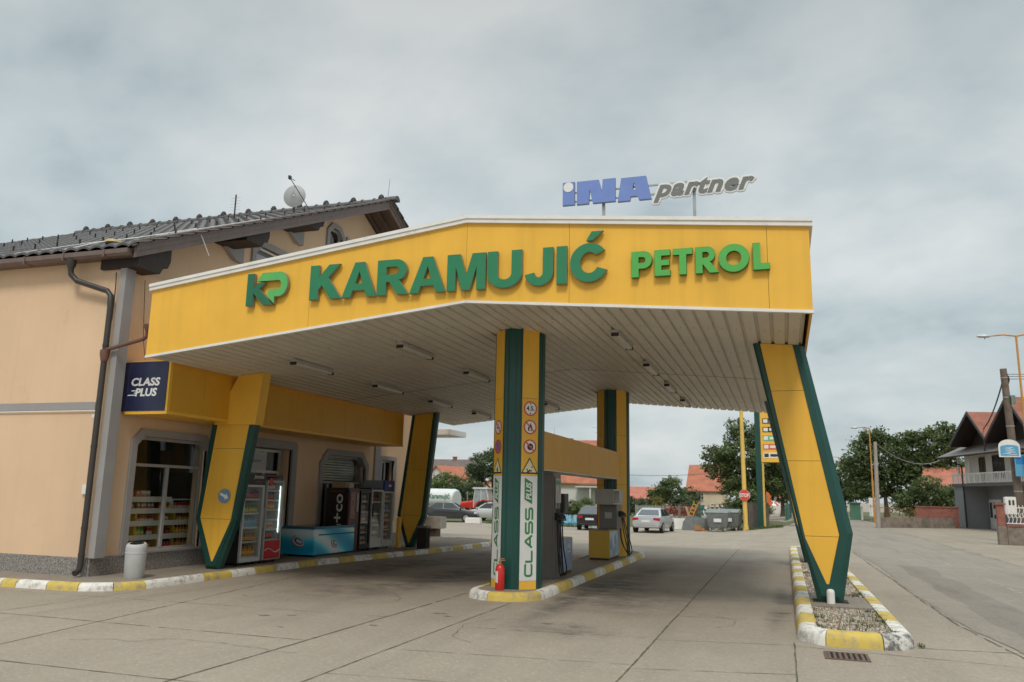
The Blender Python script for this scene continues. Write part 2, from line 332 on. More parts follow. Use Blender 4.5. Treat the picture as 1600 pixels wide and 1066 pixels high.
ys = axis_pts([(-60, 0, 15), (0, 24, 2), (24, 50, 1.5), (50, 120, 8), (120, 900, 80)])
g = MB(); nx = len(xs)
g.v = [(x, y, gz(x, y)) for y in ys for x in xs]
g.f = [(j*nx+i, j*nx+i+1, (j+1)*nx+i+1, (j+1)*nx+i) for j in range(len(ys)-1) for i in range(nx-1)]; g.m = [0]*len(g.f)
struct('ground', g, APRON, recalc=False)
# road strip with a ragged asphalt edge
rg = random.Random(3); g = MB(); yy = axis_pts([(-12, 20, .4), (20, 60, 1.2), (60, 300, 12)])
L_, Rr_ = [], []
wob = 0
for y in yy:
    wob = wob*.75+rg.uniform(-.05, .05)
    L_.append((2.2+wob+(.35*sstep(14, 8, y) if y < 14 else 0)+.0*y, y)); Rr_.append((6.05+wob*.8+.9*sstep(24, 8, y), y))
for i in range(len(yy)-1):
    a, b, c, d = L_[i], Rr_[i], Rr_[i+1], L_[i+1]
    g.quad((a[0], a[1], gz(*a)+.006), (b[0], b[1], gz(*b)+.006), (c[0], c[1], gz(*c)+.006), (d[0], d[1], gz(*d)+.006))
struct('road', g, ASPH, recalc=False)
g = MB()
for i in range(len(yy)-1):
    y0, y1 = yy[i], yy[i+1]
    e0, e1 = 11.4+.3*sin(y0*.7), 11.4+.3*sin(y1*.7)
    g.quad((Rr_[i][0]-.02+.12*sin(y0*2.3), y0, .010), (e0, y0, .010), (e1, y1, .010), (Rr_[i+1][0]-.02+.12*sin(y1*2.3), y1, .010))
struct('dirt_shoulder', g, DIRT, recalc=False)
# worn remains of the pale centre line and a repaired strip of asphalt
g = MB(); rl2 = random.Random(12)
for k in range(9):
    y0 = 12+k*6.0; 
    for q in range(26):
        yq = y0+q*.115; xa = 4.15+rl2.uniform(-.01, .01)
        if rl2.random() < .45: g.quad(*[(x, y, .0085) for x, y in ((xa, yq), (xa+rl2.uniform(.05, .11), yq), (xa+rl2.uniform(.05, .11), yq+.12), (xa, yq+.12))])
struct('road_marking', g, pm('worn_marking', (.335, .31, .27), .85, .25, 9), recalc=False, smooth=0)
g = MB(); n = 30
for k in range(n): 
    a, b = 9+k*.5, 9.5+k*.5; f = lambda y: 2.75+.05*sin(y*1.7)+.03*sin(y*4.1); g.quad((f(a), a, .0075), (f(a)+.7+.04*sin(a*2.3), a, .0075), (f(b)+.7+.04*sin(b*2.3), b, .0075), (f(b), b, .0075))
struct('road_patch', g, ground_mat('asphalt_patch', (.215, .186, .152), (.258, .225, .185), bump=.5), recalc=False, smooth=0)
# open paving joints: dirty cracks between the concrete slabs
JO = pm('joint_dirt', (.10, .083, .064), .95, .4, 20)
g = MB(); rj = random.Random(5)
def joint(x0, y0, x1, y1, w=.014, amp=.0028, step=.12, gap=.0):
    n = max(2, int(math.hypot(x1-x0, y1-y0)/step)); dx, dy = (x1-x0), (y1-y0); l = math.hypot(dx, dy); nx_, ny_ = -dy/l, dx/l
    pr = None; o = 0
    for i in range(n+1):
        t = i/n; o = o*.8+rj.uniform(-amp, amp); ww = w*rj.uniform(.35, 1.25)
        x, y = x0+dx*t+nx_*o, y0+dy*t+ny_*o
        cur = ((x+nx_*ww/2, y+ny_*ww/2), (x-nx_*ww/2, y-ny_*ww/2))
        if pr and rj.random() > gap: g.quad(*[(p[0], p[1], gz(*p)+.004) for p in (pr[0], pr[1], cur[1], cur[0])])
        pr = cur
joint(-1.50, 4, -1.50, 29, .022); joint(.05, 4, .05, 10.5, .018); joint(-4.06, 4, -4.06, 12.3, .016); joint(-5.12, 4, -5.12, 27, .022, gap=.05)
joint(-7.75, 6.2, -9.2, 15.2, .014); joint(-9.86, 5, -9.86, 10.9, .012); joint(-7.6, 4, -7.6, 6.4, .012)
joint(-20, 8.36, -5.12, 8.25, .014, gap=.05); joint(-16, 6.1, -4.06, 6.15, .014); joint(-5.1, 10.2, -12, 10.0, .010, gap=.3)
for y, dy in ((8.17, .5), (9.9, .42), (11.95, .42), (14.05, .5), (17.2, .5), (20, .5), (22.3, .6), (26, .5)): joint(-1.5, y+.1, .05, y+.1+dy*.75, .012, gap=.1)
for y in (6.9, 8.2, 9.85, 11.9): joint(-4.06, y, -1.5, y+.25, .010, gap=.15)
for y in (14.2, 17.4, 20.6, 23.8): joint(-3.6, y, -1.5, y+.2, .009, gap=.35); joint(-9.6, y-.7, -5.12, y-.6, .009, gap=.3)
joint(1.4, 10.75, 5.5, 11.3, .018); joint(.05, 10.28, 3.0, 9.9, .012, gap=.1); joint(2.2, 13, 2.08, 30, .03, .012, gap=.15); joint(2.2, 13, 2.45, 10.2, .025, .012, gap=.2)
joint(-9.5, 30.5, 2, 31.2, .03, .02, .3); joint(-12, 36, 2.2, 38, .05, .03, .4, .2); joint(-9, 27.5, -4, 27.6, .02)
for (x, y, a, n) in ((-7.4, 7.2, .3, 26), (-3.4, 8.9, 2.2, 22), (-.9, 11.2, 1.2, 20), (-6.2, 11.2, .1, 18), (2.9, 11.4, .9, 30), (4.6, 15, 1.7, 40), (3.4, 20, 1.2, 40), (1.7, 16, 1.5, 24)):
    pr = (x, y)
    for k in range(n):
        a += rj.gauss(0, .28); nx_ = (pr[0]+.11*cos(a), pr[1]+.11*sin(a)); w_ = rj.uniform(.0015, .005); px_, py_ = -sin(a)*w_, cos(a)*w_
        g.quad((pr[0]+px_, pr[1]+py_, .0085), (pr[0]-px_, pr[1]-py_, .0085), (nx_[0]-px_, nx_[1]-py_, .0085), (nx_[0]+px_, nx_[1]+py_, .0085)); pr = nx_
struct('paving_joint', g, JO, recalc=False)
# small patched spots and litter marks on the slabs
g = MB()
for (x, y, r) in ((-3.0, 10.6, .10), (-2.6, 10.5, .07), (-2.55, 9.95, .08), (-3.15, 9.9, .05), (-6.6, 9.6, .13), (-6.3, 9.75, .08), (-5.9, 8.9, .06), (-4.6, 10.8, .12), (-4.4, 10.6, .07), (-4.95, 9.5, .09), (-1.0, 7.3, .04), (1.0, 8.6, .05), (1.9, 9.0, .04), (-.1, 13.1, .14), (-.08, 14.3, .16), (-8.1, 11.2, .07)):
    n = 11; a0 = rj.uniform(0, 6)
    ps = [(x+r*.7*rj.uniform(.3, 1.1)*1.6*cos(2*pi*k/n+a0), y+r*.7*rj.uniform(.3, 1.1)*.6*sin(2*pi*k/n+a0), .0045) for k in range(n)]
    g.add(ps, [tuple(range(n))])
struct('oil_spot', g, pm('oil_spot', (.20, .17, .14), .7, .3, 14), recalc=False)
# ------------------------------------------------------------------ kerbs, sidewalk, islands
KW = pm('kerb_white', (.70, .67, .61), .75, .1, 5, bump=.4, bscale=70, dirt=((.30, .27, .23), 5.5, .50, .8))
KY = pm('kerb_yellow', (.56, .41, .085), .75, .12, 5, bump=.4, bscale=70, dirt=((.30, .26, .20), 5.5, .50, .75))
def path_len(p): return [0]+[sum(math.dist(p[i], p[i+1]) for i in range(k+1)) for k in range(len(p)-1)]
def at_s(p, L, s):
    for i in range(len(p)-1):
        if s <= L[i+1]+1e-9:
            t = (s-L[i])/max(1e-9, L[i+1]-L[i]); return (p[i][0]+(p[i+1][0]-p[i][0])*t, p[i][1]+(p[i+1][1]-p[i][1])*t)
    return p[-1]
def kerb(mb, path, segs, h, w=.16, side=1, closed=False):
    """segs: list of (length, material index). outer foot follows the path; the stone body lies to the left (side=1)"""
    L = path_len(path); s = 0
    prof = [(0, 0), (.010, h*.50), (.028, h*.78), (.058, h*.94), (.10, h), (w-.03, h), (w, h*.97), (w, 0)]
    for ln, mi in segs:
        e = min(s+ln, L[-1]); n = max(2, int((e-s)/.12)+1)
        if e-s < .03: break
        rings = []
        for k in range(n+1):
            q = s+.006+(e-s-.012)*k/n; p = at_s(path, L, q); a = at_s(path, L, max(0, q-.12)); b = at_s(path, L, min(L[-1], q+.12))
            dx, dy = b[0]-a[0], b[1]-a[1]; l = math.hypot(dx, dy); nx_, ny_ = -dy/l*side, dx/l*side
            jit = 1+rj.uniform(-.015, .015)
            rings.append([(p[0]+nx_*u, p[1]+ny_*u, gz(*p)+z*jit) for u, z in prof])
        mb.loft(rings, mi); s = e
def alt(total, ln, start=0): return [(ln*rj.uniform(.94, 1.06), (i+start) % 2) for i in range(int(total/ln)+4)]
SW = ground_mat('sidewalk_concrete', (.30, .255, .205), (.23, .195, .155), bump=.4)
spath = [(-24, 10.35), (-12.4, 10.3)]+[(-10.95+1.0*sin(R_(a))*1.0, 11.38-1.0*cos(R_(a))*1.0-.0) for a in range(0, 91, 10)]+[(-9.93, 13), (-9.93, 16.3), (-9.62, 18.6), (-9.28, 21), (-9.1, 23), (-8.98, 25.2), (-9.2, 26.3), (-9.9, 27.0), (-11.6, 27.3)]
g = MB()
# the corner stones keep the photographed order: two white, one yellow ...
segs = [(11.84/19, i % 2) for i in range(19)]+[(.30, 1)]+[(l, i % 2) for i, l in enumerate((.61, .59, .53, .52, 1.38, .77, .73, .72, .82, .73, .76, .61, .69, .66, .71, .58, .64, .73, .70))]+[(.68, (i+1) % 2) for i in range(12)]
kerb(g, spath, segs, .125, .16, 1)
struct('kerb', g, [KW, KY], smooth=40)
g = MB(); inner = [(p[0]-.0, p[1]) for p in spath]
def inset(path, d):
    out = []
    for i, p in enumerate(path):
        a = path[max(0, i-1)]; b = path[min(len(path)-1, i+1)]; dx, dy = b[0]-a[0], b[1]-a[1]; l = math.hypot(dx, dy)
        out.append((p[0]-dy/l*d, p[1]+dx/l*d))
    return out
poly = inset(spath, .14)+[(-24, 27.3)]
g.prism(poly, 'Z', -.5, .113)
struct('sidewalk', g, SW, smooth=0)
# pump island
ICX = -4.35
ipath = [(ICX-.02, 23.65)]+[(ICX+.0-.62*sin(R_(a)), 23.05+.6*cos(R_(a))) for a in range(15, 91, 15)]+[(-4.98, 20), (-4.98, 13.1)]+[(ICX-.63*cos(R_(a)), 12.98-.62*sin(R_(a))) for a in range(0, 181, 12)]+[(-3.72, 13.1), (-3.72, 20)]+[(ICX+.63*cos(R_(a)), 23.05+.6*sin(R_(a))) for a in range(0, 90, 15)]+[(ICX+.02, 23.65)]
g = MB(); kerb(g, ipath, alt(24, .98, 1), .135, .15, 1); struct('kerb', g, [KW, KY], smooth=40)
g = MB(); g.prism(inset(ipath, .13), 'Z', -.1, .122); struct('pump_island', g, SW, smooth=0)
# gravel island at the road
rp = [(.6, 29.2), (.26, 29.1), (.10, 28.8), (.09, 20), (.09, 11.05)]+[(.09+.45-.45*cos(R_(a)), 10.87-.45*sin(R_(a))) for a in range(8, 91, 12)]+[(.75, 10.42)]+[(.93+.45*sin(R_(a)), 10.87-.45*cos(R_(a))) for a in range(0, 91, 12)]+[(1.38, 12), (1.36, 20), (1.30, 28.8), (1.1, 29.1), (.6, 29.2)]
g = MB()
rl = path_len(rp)[-1]
segs = [(.9, 0)]+[(.92, (i+1) % 2) for i in range(19)]+[(.80, 0), (.62, 1), (.55, 2)]+[(.92, (i) % 2) for i in range(30)]
KWORN = pm('kerb_worn', (.60, .57, .52), .85, .15, 5, bump=.5, bscale=60, dirt=((.075, .072, .068), 7, .42, .9))
kerb(g, rp, segs, .165, .225, 1); struct('kerb', g, [KW, KY, KWORN], smooth=40)
SOIL = pm('gravel_bed', (.20, .165, .125), .95, .35, 18, bump=1, bscale=40)
g = MB(); g.prism(inset(rp, .20), 'Z', -.2, .125); struct('gravel_bed', g, SOIL, smooth=0)
g = MB(); g.box(.27, 1.2, 13.0, 14.35, .1, .150); g.box(.27, 1.14, 24.2, 28.7, .1, .155); struct('concrete_pad', g, SW, smooth=0)
# pebbles
g = MB(); rs = random.Random(11)
def pebbles(n, x0, x1, y0, y1, s0, s1, z):
    for _ in range(n):
        x, y = rs.uniform(x0, x1), rs.uniform(y0, y1)
        if 12.95 < y < 14.4 and .22 < x < 1.25: continue
        s = rs.uniform(s0, s1); a, b, c = s*rs.uniform(.7, 1.4), s*rs.uniform(.7, 1.3), s*rs.uniform(.45, .8); th = rs.uniform(0, pi); ct, st = cos(th), sin(th)
        vs = []
        for (ux, uy, uz) in ((1, 0, 0), (.4, .9, .2), (-.6, .8, 0), (-1, -.1, .1), (-.4, -.9, 0), (.6, -.8, .1), (.3, .2, 1), (-.35, -.15, .95)):
            ux *= rs.uniform(.8, 1.15); uy *= rs.uniform(.8, 1.15)
            vs.append((x+(ux*a*ct-uy*b*st), y+(ux*a*st+uy*b*ct), z+uz*c))
        g.add(vs, [(0, 1, 6), (1, 2, 6), (2, 7, 6), (2, 3, 7), (3, 4, 7), (4, 5, 7), (5, 6, 7), (5, 0, 6)], rs.choice((0, 0, 1, 1, 2, 3)))
pebbles(2900, .31, 1.16, 10.66, 12.98, .014, .034, .125); pebbles(2600, .29, 1.18, 14.38, 19, .016, .036, .125); pebbles(1300, .29, 1.15, 19, 24.2, .022, .04, .125)
struct('gravel', g, [pm('pebble_buff', (.37, .29, .21), .85, .3, 30), pm('pebble_grey', (.26, .24, .21), .85, .3, 30), pm('pebble_pale', (.52, .45, .37), .85, .2, 30), pm('pebble_brown', (.22, .14, .09), .85, .3, 30)], kind='stuff', smooth=0, recalc=False)
GRASS = pm('weed_green', (.060, .085, .026), .9, .35, 9)
def grass(mb, n, fx, h0, h1, rr, z=None):
    for _ in range(n):
        x, y = fx(rr); zz = gz(x, y) if z is None else z; h = rr.uniform(h0, h1); a = rr.uniform(0, 2*pi); w = h*.09; lx, ly = rr.gauss(0, .35)*h, rr.gauss(0, .35)*h
        mb.add([(x-w*cos(a), y-w*sin(a), zz-.01), (x+w*cos(a), y+w*sin(a), zz-.01), (x+lx, y+ly, zz+h)], [(0, 1, 2)])
g = MB(); clus = [(rs.uniform(.32, 1.15), rs.choice([rs.uniform(10.7, 12.9), rs.uniform(10.7, 12.9), rs.uniform(14.4, 19)]), rs.uniform(.04, .16)) for _ in range(30)]+[(.95, 12.5, .2), (.7, 11.8, .2), (1.0, 11.4, .2), (.35, 12.0, .15), (1.1, 14.6, .2), (1.05, 15, .2), (.8, 11.2, .15)]
def fx(r):
    c = r.choice(clus); return (min(1.15, max(.32, c[0]+r.gauss(0, c[2]*.9))), c[1]+r.gauss(0, c[2]*.6))
grass(g, 1500, fx, .04, .08, rs, .124)
def fx2(r): return (1.42+abs(r.gauss(0, .03)), 10.86+r.gauss(0, .05))
grass(g, 60, fx2, .02, .06, rs, 0)
struct('weeds', g, GRASS, kind='stuff', smooth=0, recalc=False)
# drain grate
dg_ = MB(); FR = pm('rusty_iron', (.13, .085, .06), .8, .3, 20)
dg_.box(.35, .80, 9.62, 9.65, .0, .012); dg_.box(.35, .80, 10.03, 10.06, .0, .012); dg_.box(.35, .38, 9.65, 10.03, .0, .012); dg_.box(.77, .80, 9.65, 10.03, .0, .012)
t = thing('drain_grate', 'rusty iron drain grate set in the concrete in front of the gravel island', 'drain grate', (.575, 9.84, 0), world=True)
part('grate_frame', dg_, FR, t)
b_ = MB()
for k in range(7): b_.box(.385+k*.056, .385+k*.056+.03, 9.65, 10.03, .0, .010)
part('grate_bars', b_, FR, t)
h_ = MB(); h_.box(.38, .77, 9.65, 10.03, .003, .0055); part('pit', h_, pm('pit_black', (.008, .007, .006), 1, .1, 4), t)
# ------------------------------------------------------------------ canopy
AX, YF, YB, XL, XR = -4.43, 10.94, 24.75, -10.3, .46
def zs(x): return 4.48-(.109*(AX-x) if x < AX else .084*(x-AX))
def zt(x): return 5.71-(.121*(AX-x) if x < AX else .099*(x-AX))
can = thing('petrol_station_canopy', 'wide yellow petrol station canopy with slanted green edged legs and white ribbed underside', 'canopy', (AX, 17.5, 0), world=True)
g = MB(); seams = [XL, -7.13, AX, -2.82, -.08, XR]
for a, b in zip(seams, seams[1:]):
    a2, b2 = a+.0025, b-.0025
    g.prism([(a2, zs(a2)+.02), (b2, zs(b2)+.02), (b2, zt(b2)), (a2, zt(a2))], 'Y', YF, YF+.035)
part('fascia', g, YEL, can, smooth=0)
g = MB()
for a in seams[1:-1]: g.box(a-.04, a+.04, YF+.036, YF+.05, zs(a)+.05, zt(a)-.01)
part('seam_backing', g, pm('seam_dark', (.25, .13, .02), .7, .1, 5), can, smooth=0)
g = MB()                                                             # returns and rear fascia
g.prism([(YF+.04, zs(XR)+.02), (YB, zs(XR)+.02), (YB, zt(XR)), (YF+.04, zt(XR))], 'X', XR-.035, XR)
g.prism([(YF+.04, zs(XL)+.02), (YB, zs(XL)+.02), (YB, zt(XL)), (YF+.04, zt(XL))], 'X', XL, XL+.035)
g.prism([(XL, zs(XL)+.05), (AX, zs(AX)+.05), (XR, zs(XR)+.05), (XR, zt(XR)-.1), (AX, zt(AX)-.1), (XL, zt(XL)-.1)], 'Y', YB, YB+.03)
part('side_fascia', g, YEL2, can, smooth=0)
g = MB()
for a, b in ((XL-.03, AX), (AX, XR+.045)):                           # stepped white cap and thin lower drip trim
    g.prism([(a, zt(a)), (b, zt(b)), (b, zt(b)+.10), (a, zt(a)+.10)], 'Y', YF-.045, YF+.12)
    g.prism([(a, zt(a)+.062), (b, zt(b)+.062), (b, zt(b)+.115), (a, zt(a)+.115)], 'Y', YF-.062, YF-.045)
g.prism([(YF+.12, zt(XR)), (YB+.04, zt(XR)), (YB+.04, zt(XR)+.1), (YF+.12, zt(XR)+.1)], 'X', XR-.1, XR+.045)
part('cap_trim', g, WHT, can, smooth=0)
g = MB()
for a, b in ((XL-.005, AX), (AX, XR+.01)):
    g.prism([(a, zs(a)-.022), (b, zs(b)-.022), (b, zs(b)+.018), (a, zs(a)+.018)], 'Y', YF-.012, YF+.05)
part('drip_trim', g, WHT, can, smooth=0)
# ribbed soffit sheet, ribs run from front to back
g = MB(); prof = []; x = XL+.01; P_ = .205
while x < XR-.02:
    for dx, dz in ((0, 0), (.150, 0), (.160, .036), (.195, .036)):
        if x+dx < XR-.01: prof.append((x+dx, zs(x+dx)+dz))
    x += P_
v0 = [(px, YF+.05, z) for px, z in prof]; v1 = [(px, YB, z) for px, z in prof]; n = len(prof)
g.add(v0+v1, [(i, i+1, n+i+1, n+i) for i in range(n-1)])
# cross lap of the sheets and rows of small screws
part('soffit', g, SOF, can, smooth=0, recalc=False)
g = MB(); SCR = pm('screw_dark', (.12, .10, .08), .6, .2, 10)
for yy_ in (12.3, 14.4, 16.6, 18.9, 21.2, 23.4):
    x = XL+.01
    while x < XR-.25: g.box(x+.070, x+.082, yy_, yy_+.012, zs(x+.075)-.006, zs(x+.075)+.002); x += P_
part('soffit_screws', g, SCR, can, smooth=0)
g = MB()
for a, b in ((XL+.02, AX), (AX, XR-.02)): g.prism([(a, zs(a)-.004), (b, zs(b)-.004), (b, zs(b)-.001), (a, zs(a)-.001)], 'Y', 17.6, 17.625)
part('sheet_lap', g, SCR, can, smooth=0)
g = MB(); g.prism([(XL+.05, zt(XL)-.12), (AX, zt(AX)-.12), (XR-.05, zt(XR)-.12), (XR-.05, zt(XR)-.16), (AX, zt(AX)-.16), (XL+.05, zt(XL)-.16)], 'Y', YF+.06, YB)
part('roof_sheet', g, STEEL, can, smooth=0)
def seams_poly(pts, cuts):
    """cut a convex polygon (x,z) with horizontal lines, leaving 6 mm joints"""
    out = []; zz = [min(p[1] for p in pts)-1]+sorted(cuts)+[max(p[1] for p in pts)+1]
    for a, b in zip(zz, zz[1:]):
        q = pts
        for lim, sg in ((a+.003, 1), (b-.003, -1)):
            r = []
            for i in range(len(q)):
                p, s = q[i], q[(i+1) % len(q)]; dp, ds = (p[1]-lim)*sg, (s[1]-lim)*sg
                if dp >= 0: r.append(p)
                if dp*ds < 0: t = dp/(dp-ds); r.append((p[0]+(s[0]-p[0])*t, p[1]+(s[1]-p[1])*t))
            q = r
            if not q: break
        if len(q) > 2: out.append(q)
    return out
def leg(Y0, outer, inner, depth, cuts, zclip=None, bev=.07):
    """slanted leg: green bevelled casing round an inset yellow panel"""
    n = len(outer); cx = sum(p[0] for p in outer)/n
    g = MB(); gap = [(i[0]+(o[0]-i[0])*.30, i[1]+(o[1]-i[1])*.30) for o, i in zip(outer, inner)]; fr = [(o[0]+(i[0]-o[0])*.42, o[1]+(i[1]-o[1])*.42) for o, i in zip(outer, inner)]
    rings = [[(x, Y0+depth, z) for x, z in outer], [(x, Y0+bev, z) for x, z in outer], [(x, Y0, z) for x, z in fr], [(x, Y0, z) for x, z in inner], [(x, Y0+.03, z) for x, z in inner]]
    g.loft(rings, 0)
    l = part('leg', g, GRN, can, smooth=0)
    p = MB()
    for q in seams_poly([(x+(cx2-x)*.02, z) for x, z in inner for cx2 in [sum(a[0] for a in inner)/n]], cuts): p.prism(q, 'Y', Y0+.012, Y0+.029)
    part('yellow_panel', p, YEL, l, smooth=0)
    return l
def blk(p, l):                                                        # steel foot plates and bolts
    g = MB(); g.box(*p); part('foot_plate', g, DRK, l, bevel=.006)
ztop = lambda x: zs(x)-.003
RO = [(-.38, ztop(-.38)), (.40, ztop(.40)), (.97, 1.17), (.78, .13), (.43, .13), (.23, 1.1)]
RI = [(-.28, ztop(-.28)), (.23, ztop(.23)), (.78, 1.145), (.60, .42), (.56, .42), (.285, 1.085)]
l = leg(13.4, RO, RI, .34, (1.115, 2.25, 3.35)); blk((.36, .86, 13.44, 13.80, .125, .165), l)
g = MB(); g.tube([(.605, 13.36, .12), (.605, 13.36, .31)], .058, 14); g.lathe((.605, 13.36, .31), [(.058, 0), (.05, .03), (.024, .045)], 14); part('white_pipe_stub', g, WHT, l)
leg(21.7, RO, RI, .34, (1.115, 2.25, 3.35))
LO = [(-10.83, 2.90), (-9.79, 2.90), (-10.06, 1.05), (-10.38, .115), (-10.68, .115), (-11.01, 1.03)]
LI = [(-10.66, 2.90), (-9.90, 2.90), (-10.15, 1.04), (-10.49, .26), (-10.53, .26), (-10.88, 1.075)]
l = leg(13.4, LO, LI, .20, (1.06, 2.42))
g = MB(); g.prism([(-10.70, 2.885), (-9.74, 2.885), (-9.64, zs(-9.64)-.004), (-10.22, zs(-10.22)-.004), (-10.45, 3.4)], 'Y', 13.36, 13.62); part('upper_casing', g, YEL, l, smooth=0)
# round blue arrow sign on the leg
g = MB(); c = Vector((-10.34, 13.385, 1.50))
g.prism([(c.x+.135*cos(a*pi/16), c.z+.135*sin(a*pi/16)) for a in range(32)], 'Y', 13.388, 13.400, 0)
ar = [[(-.5, -.12), (.12, -.12), (.12, -.3), (.5, 0), (.12, .3), (.12, .12), (-.5, .12)]]
rot = R_(-24); ar = [[(x*cos(rot)-y*sin(rot), x*sin(rot)+y*cos(rot)) for x, y in ar[0]]]
put_shape(g, ar, (c.x-.10, 13.388, c.z-.065), (1, 0, 0), (0, 0, 1), width=.20, depth=.003, mi=1)
setp(solo('arrow_sign', g, [pm('sign_blue', (.16, .27, .44), .4, .05, 5), WHT], 'round blue sign with white arrow on the front left slanted leg', 'sign', origin=(c.x, c.y, c.z), smooth=0))
LO2 = [(-10.25, ztop(-10.25)), (-9.42, ztop(-9.42)), (-9.70, .98), (-10.03, .115), (-10.28, .115), (-10.58, .99)]
LI2 = [(-10.12, ztop(-10.12)), (-9.54, ztop(-9.54)), (-9.80, .98), (-10.14, .24), (-10.18, .24), (-10.46, 1.0)]
leg(21.4, LO2, LI2, .20, (1.0, 2.3))
# diamond columns with green corner casings
def column(cy, z0, near):
    cx = -4.33; a, b = .40, .27; hb = b/2; d = hb+a/sqrt(2)
    oc = [(hb, -d), (d, -hb), (d, hb), (hb, d), (-hb, d), (-d, hb), (-d, -hb), (-hb, -d)]
    g = MB(); H = zs(cx)-.004
    g.prism([(cx+x, cy+y) for x, y in oc], 'Z', z0, H)
    for k in range(4):                                                 # slim raised rib on each green corner
        an = k*pi/2; M = Matrix.Translation((cx, cy, 0)) @ Matrix.Rotation(an, 4, 'Z')
        g.prism([(-.05, -d-.018), (.05, -d-.018), (.085, -d+.001), (-.085, -d+.001)], 'Z', z0, H-.001, 0, M)
    col = part('column', g, GRN, can, smooth=0)
    faces = {'R': (Vector((hb, -d, 0)), Vector((1, 1, 0)).normalized()), 'L': (Vector((-d, -hb, 0)), Vector((1, -1, 0)).normalized()), 'BR': (Vector((d, hb, 0)), Vector((-1, 1, 0)).normalized()), 'BL': (Vector((-hb, d, 0)), Vector((-1, -1, 0)).normalized())}
    for key, (o, u) in faces.items():
        o = o+Vector((cx, cy, 0)); n = u.cross(Vector((0, 0, 1))); m0, m1 = .045, a-.045
        def slab(mb, za, zb, t0, t1, ma=m0, mb_=m1, mi=0):
            q = [o+u*ma+n*t0, o+u*mb_+n*t0, o+u*mb_+n*t1, o+u*ma+n*t1]
            mb.prism([(p.x, p.y) for p in q], 'Z', za, zb, mi)
        for za, zb in ((z0, .255), (1.96, 3.262), (3.268, H-.003)) if near else ((z0, 1.95), (1.956, 3.25), (3.256, H-.003)): p = MB(); slab(p, za, zb, 0, .010); part('yellow_panel', p, YEL, col, smooth=0)
        if not near or key in ('BR', 'BL'): 
            if near: p = MB(); slab(p, .26, 1.955, 0, .010); part('banner', p, WHT, col, smooth=0)
            continue
        p = MB(); slab(p, .258, 1.957, 0, .011)
        uu, ww = Vector((0, 0, 1)), -u                                # text runs upwards
        base = o+n*.011
        def tx(t, z): return base+u*t+Vector((0, 0, z))
        stroke_text(p, 'CLASS', tx(.285, .335), uu, ww, 1.10, .155, .034, 1)
        q = [tx(.26, 1.49), tx(.115, 1.57), tx(.115, 1.925), tx(.26, 1.845)]
        p.add([v for v in q]+[v+n*.003 for v in q], [(4, 5, 6, 7), (0, 1, 5, 4), (1, 2, 6, 5), (2, 3, 7, 6), (3, 0, 4, 7)], 1)
        put_text(p, 'PLUS', tx(.245, 1.56)+n*.003, uu, ww, width=.29, height=.105, depth=.002, bold=.03, shear=.25, mi=0)
        part('banner', p, [pm('banner_white', (.66, .66, .64), .5, .04, 5), pm('banner_green', (.035, .20, .06), .5, .1, 5)], col, smooth=0)
        signs(col, base, u, n, key)
    return col
def stroke_text(mb, s, o, u, w, width, height, sw, mi):
    """squared technical lettering drawn with strokes of constant width and clipped corners"""
    Gs = {'C': [[(.95, .12), (.85, 0), (.12, 0), (0, .22), (0, .78), (.12, 1), (.85, 1), (.95, .88)]], 'L': [[(0, 1), (0, .06), (.04, 0), (.9, 0)]], 'A': [[(0, 0), (.46, 1), (.54, 1), (1, 0)], [(.2, .30), (.8, .30)]],
          'S': [[(0, 0), (.82, 0), (.93, .14), (.93, .38), (.82, .5), (.12, .5), (.02, .62), (.02, .86), (.12, 1), (.93, 1)]]}
    n = len(s); cw = width/(n+(n-1)*.16); u, w = Vector(u).normalized(), Vector(w).normalized(); nn = u.cross(w)
    for i, ch in enumerate(s):
        for pl in Gs[ch]:
            pts = [(x*cw, sw/2+y*(height-sw)) for x, y in pl]; x0 = i*cw*1.16
            L, Rr = [], []
            for k, p in enumerate(pts):
                a = Vector(pts[max(0, k-1)]); b = Vector(pts[min(len(pts)-1, k+1)]); p = Vector(p)
                d1 = (p-a).normalized() if k > 0 else (b-p).normalized(); d2 = (b-p).normalized() if k < len(pts)-1 else d1
                m = Vector((-(d1.y+d2.y), d1.x+d2.x)).normalized(); c = max(.5, m.dot(Vector((-d1.y, d1.x))))
                L.append(p+m*sw/2/c); Rr.append(p-m*sw/2/c)
            for k in range(len(pts)-1):
                q = [L[k], L[k+1], Rr[k+1], Rr[k]]; mb.add([Vector(o)+u*(x0+v.x)+w*v.y+nn*.003 for v in q], [(0, 1, 2, 3)], mi)
SRED = pm('sign_red', (.62, .07, .04), .4, .05, 6); SWH = pm('sign_white', (.72, .72, .70), .4, .04, 6); SBK = pm('sign_black', (.02, .02, .02), .5, .1, 6); SBL = pm('sign_lilac_blue', (.20, .22, .50), .4, .05, 6); SYL = pm('sign_cream', (.74, .64, .40), .5, .05, 6)
